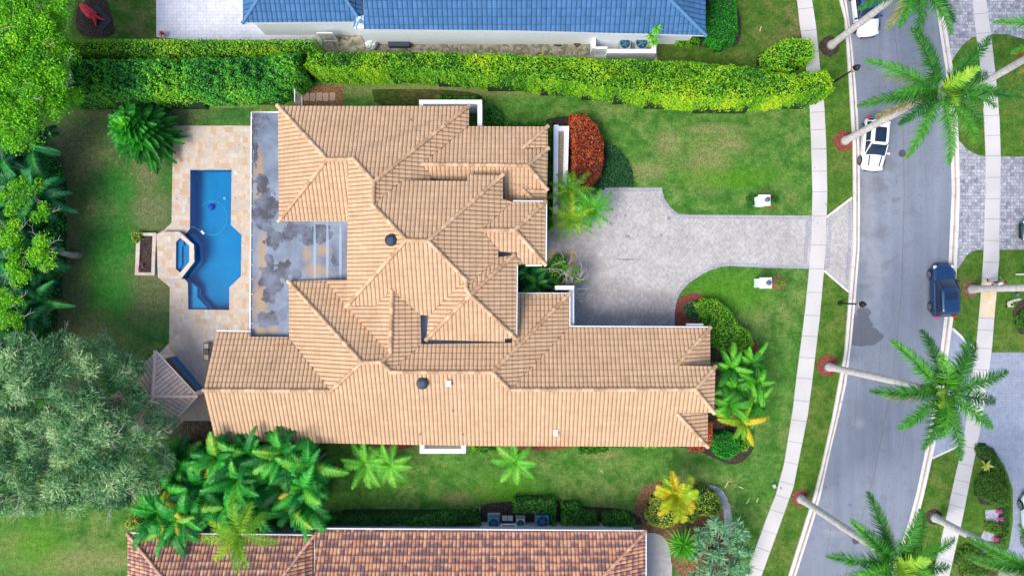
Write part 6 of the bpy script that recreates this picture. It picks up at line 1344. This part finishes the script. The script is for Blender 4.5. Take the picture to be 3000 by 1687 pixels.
    mb = MB(); mb.box((0, -h + .06, .48), (W * .62, .16, .16), taper=.95); mb.build('grille', M['dark'], root, world=False)
    if sunroof:
        mb = MB(); x0, y0, y1 = W * .24, ws + sunroof[0], ws + sunroof[1]; rg = ringpts(x0 * 2, y0, y1, Ht + .035, .08); mb.add(rg, [tuple(range(len(rg)))]); mb.build('sunroof', glass, root, world=False)
    if stripes:
        for s_ in (-1, 1):
            mb = MB(); y0, y1 = -h + .34, ws - .12; k = 6
            for i in range(k):
                ya, yb = y0 + (y1 - y0) * i / k, y0 + (y1 - y0) * (i + 1) / k
                za, zb = (.845 + (belt + .05 - .80) * ((v_ - y0) / (y1 - y0)) ** .8 for v_ in (ya, yb)); xa = s_ * (.40 + .08 * i / k); xb = s_ * (.40 + .08 * (i + 1) / k)
                mb.add([(xa - .05, ya, za), (xa + .05, ya, za), (xb + .05, yb, zb), (xb - .05, yb, zb)], [(0, 1, 2, 3)])
            mb.build('hood_stripe', stripes, root, world=False)
    return root
M['_rim'] = plain('alloy_rims', (.55, .56, .6), .3, metal=.6); M['_lens'] = plain('headlight_lens', (.6, .65, .7), .1, spec=.6); M['_tail'] = plain('tail_light_red', (.55, .01, .02), .25)
def paintm(name, c, rough=.28): return plain(name, c, rough, var=.02, spec=.5, coat=.6)
wp = paintm('white_car_paint', (.80, .80, .82)); gl = plain('tinted_glass', (.008, .02, .045), .06, spec=.8, var=.02); bp_ = paintm('deep_blue_paint', (.004, .035, .12)); nv = plain('navy_stripe', (.01, .03, .13), .4)
gp = paintm('dark_green_paint', (.01, .05, .055)); bt_ = paintm('glossy_blue_roof', (.01, .04, .30)); tl = paintm('pale_aqua_white', (.62, .78, .82))
c = P(2560, 424, .6); car('white hatchback with black sunroof and two dark bonnet stripes parked by the kerb', (c.x, c.y, .012), R(-5), 4.15, 1.82, 1.5, wp, wp, gl, (.85, 2.0), nv)
c = P(2534, 30, .6); car('white car with a blue roof partly under palm fronds at the top of the street', (c.x, c.y, .012), R(7), 4.25, 1.82, 1.5, wp, bt_, gl)
c = P(2763, 851, .6); car('dark blue compact SUV parked at the right kerb facing up the photo', (c.x, c.y, .012), R(181), 4.15, 1.84, 1.6, bp_, bp_, gl, (.95, 1.5))
c = P(3075, 676, .6); car('dark green car mostly outside the right edge on the cobbled drive', (c.x, c.y, .014), R(-90), 4.5, 1.85, 1.5, gp, gp, gl)
c = P(3036, 1532, .6); car('white SUV mostly outside the lower right edge on the slate drive', (c.x, c.y, .014), R(185), 4.7, 1.95, 1.7, tl, tl, gl)
# ------------------------------------------------------------------ person walking on the far sidewalk
b = P(2899, 829); root = thing('person', 'person in white shirt, dark shorts and dark red cap walking on the far sidewalk', 'person', (b.x, b.y, .05), R(200))
def skin(name, nodes, edges_, mat, parent, lv=2):
    me = bpy.data.meshes.new(name); me.from_pydata([n_[0] for n_ in nodes], edges_, []); o = bpy.data.objects.new(name, me); COL.objects.link(o); me.materials.append(mat); o.parent = parent
    sk = o.modifiers.new('skin', 'SKIN'); sk.use_smooth_shade = True
    for i, n_ in enumerate(nodes): me.skin_vertices[0].data[i].radius = (n_[1], n_[2] if len(n_) > 2 else n_[1])
    me.skin_vertices[0].data[0].use_root = True
    s_ = o.modifiers.new('sub', 'SUBSURF'); s_.levels = lv; s_.render_levels = lv; return o
skinm = plain('skin_tone', (.50, .27, .18), .6, var=.05)
N = [((0, 0, .95), .15, .11), ((0, .01, 1.15), .14, .10), ((0, 0, 1.38), .17, .10), ((0, 0, 1.50), .06), ((0, -.02, 1.60), .085, .095), ((0, -.02, 1.70), .08, .09),
     ((.20, 0, 1.42), .055), ((.27, .04, 1.15), .042), ((.27, -.10, .93), .033), ((.27, -.14, .86), .035, .02), ((-.20, 0, 1.42), .055), ((-.26, -.06, 1.15), .042), ((-.24, -.26, 1.03), .033), ((-.24, -.33, 1.01), .035, .02),
     ((.10, 0, .88), .095), ((.11, -.16, .50), .065), ((.11, -.12, .10), .042), ((.11, -.26, .04), .04, .03), ((-.10, 0, .88), .095), ((-.11, .08, .50), .065), ((-.11, .28, .14), .042), ((-.11, .20, .04), .04, .03)]
E = [(0, 1), (1, 2), (2, 3), (3, 4), (4, 5), (2, 6), (6, 7), (7, 8), (8, 9), (2, 10), (10, 11), (11, 12), (12, 13), (0, 14), (14, 15), (15, 16), (16, 17), (0, 18), (18, 19), (19, 20), (20, 21)]
hands = ((9, (.27, -.14, .86), (0, -.35, -.95)), (13, (-.24, -.33, 1.01), (0, -.95, -.25)))
for hi, c0, d in hands:
    d = Vector(d).normalized(); sd = Vector((0, .95, -.3)) if hi == 9 else Vector((1, 0, 0)); sd = (sd - d * sd.dot(d)).normalized(); c0 = Vector(c0)
    for k in range(5):
        off = sd * ((k - 1.5) * .018) if k < 4 else sd * -.032; L_ = (.075, .085, .08, .06, .05)[k]; q = d if k < 4 else (d * .6 - sd * .8).normalized()
        i0 = len(N); N.append((tuple(c0 + off * .9 + q * .02), .010)); N.append((tuple(c0 + off + q * (.02 + L_ * .6)), .009)); N.append((tuple(c0 + off + q * (.02 + L_) + Vector((0, 0, -.01))), .008)); E += [(hi, i0), (i0, i0 + 1), (i0 + 1, i0 + 2)]
skin('body', N, E, skinm, root)
skin('shirt', [((0, 0, .98), .175, .13), ((0, .01, 1.18), .165, .125), ((0, 0, 1.40), .195, .125), ((0, 0, 1.47), .08), ((.20, 0, 1.42), .085), ((.25, .03, 1.24), .07), ((-.20, 0, 1.42), .085), ((-.25, -.04, 1.24), .07)], [(0, 1), (1, 2), (2, 3), (2, 4), (4, 5), (2, 6), (6, 7)], plain('white_shirt', (.78, .80, .84), .8), root)
skin('shorts', [((0, 0, .98), .17, .13), ((.10, -.01, .86), .12), ((.11, -.12, .60), .10), ((-.10, .01, .86), .12), ((-.11, .05, .60), .10)], [(0, 1), (1, 2), (0, 3), (3, 4)], plain('navy_shorts', (.02, .03, .07), .8), root)
mb = MB(); mb.lathe([(.105, 0), (.105, .05), (.08, .10), (.03, .125), (0, .127)], (0, -.02, 1.71), 14); mb.box((0, -.15, 1.715), (.15, .12, .015)); mb.build('cap', plain('dark_red_cap', (.16, .02, .05), .7), root, world=False)
mb = MB(); mb.box((0, -.115, 1.63), (.025, .03, .04)); mb.box((0, -.108, 1.585), (.05, .012, .012)); mb.build('nose_and_mouth', plain('face_tone', (.42, .2, .15), .6), root, world=False)
for s_ in (-1, 1):
    mb = MB(); mb.lathe([(.012, 0), (.008, .01), (0, .012)], (s_ * .035, -.105, 1.655), 8); mb.build('eye', M['dark'], root, world=False)
    mb = MB(); mb.box((s_ * .095, -.01, 1.64), (.02, .035, .055)); mb.build('ear', skinm, root, world=False)
for x, y0 in ((.11, -.24), (-.11, .23)): mb = MB(); mb.box((x, y0, .035), (.10, .27, .07), taper=.85); mb.build('shoe', M['dark'], root, world=False)
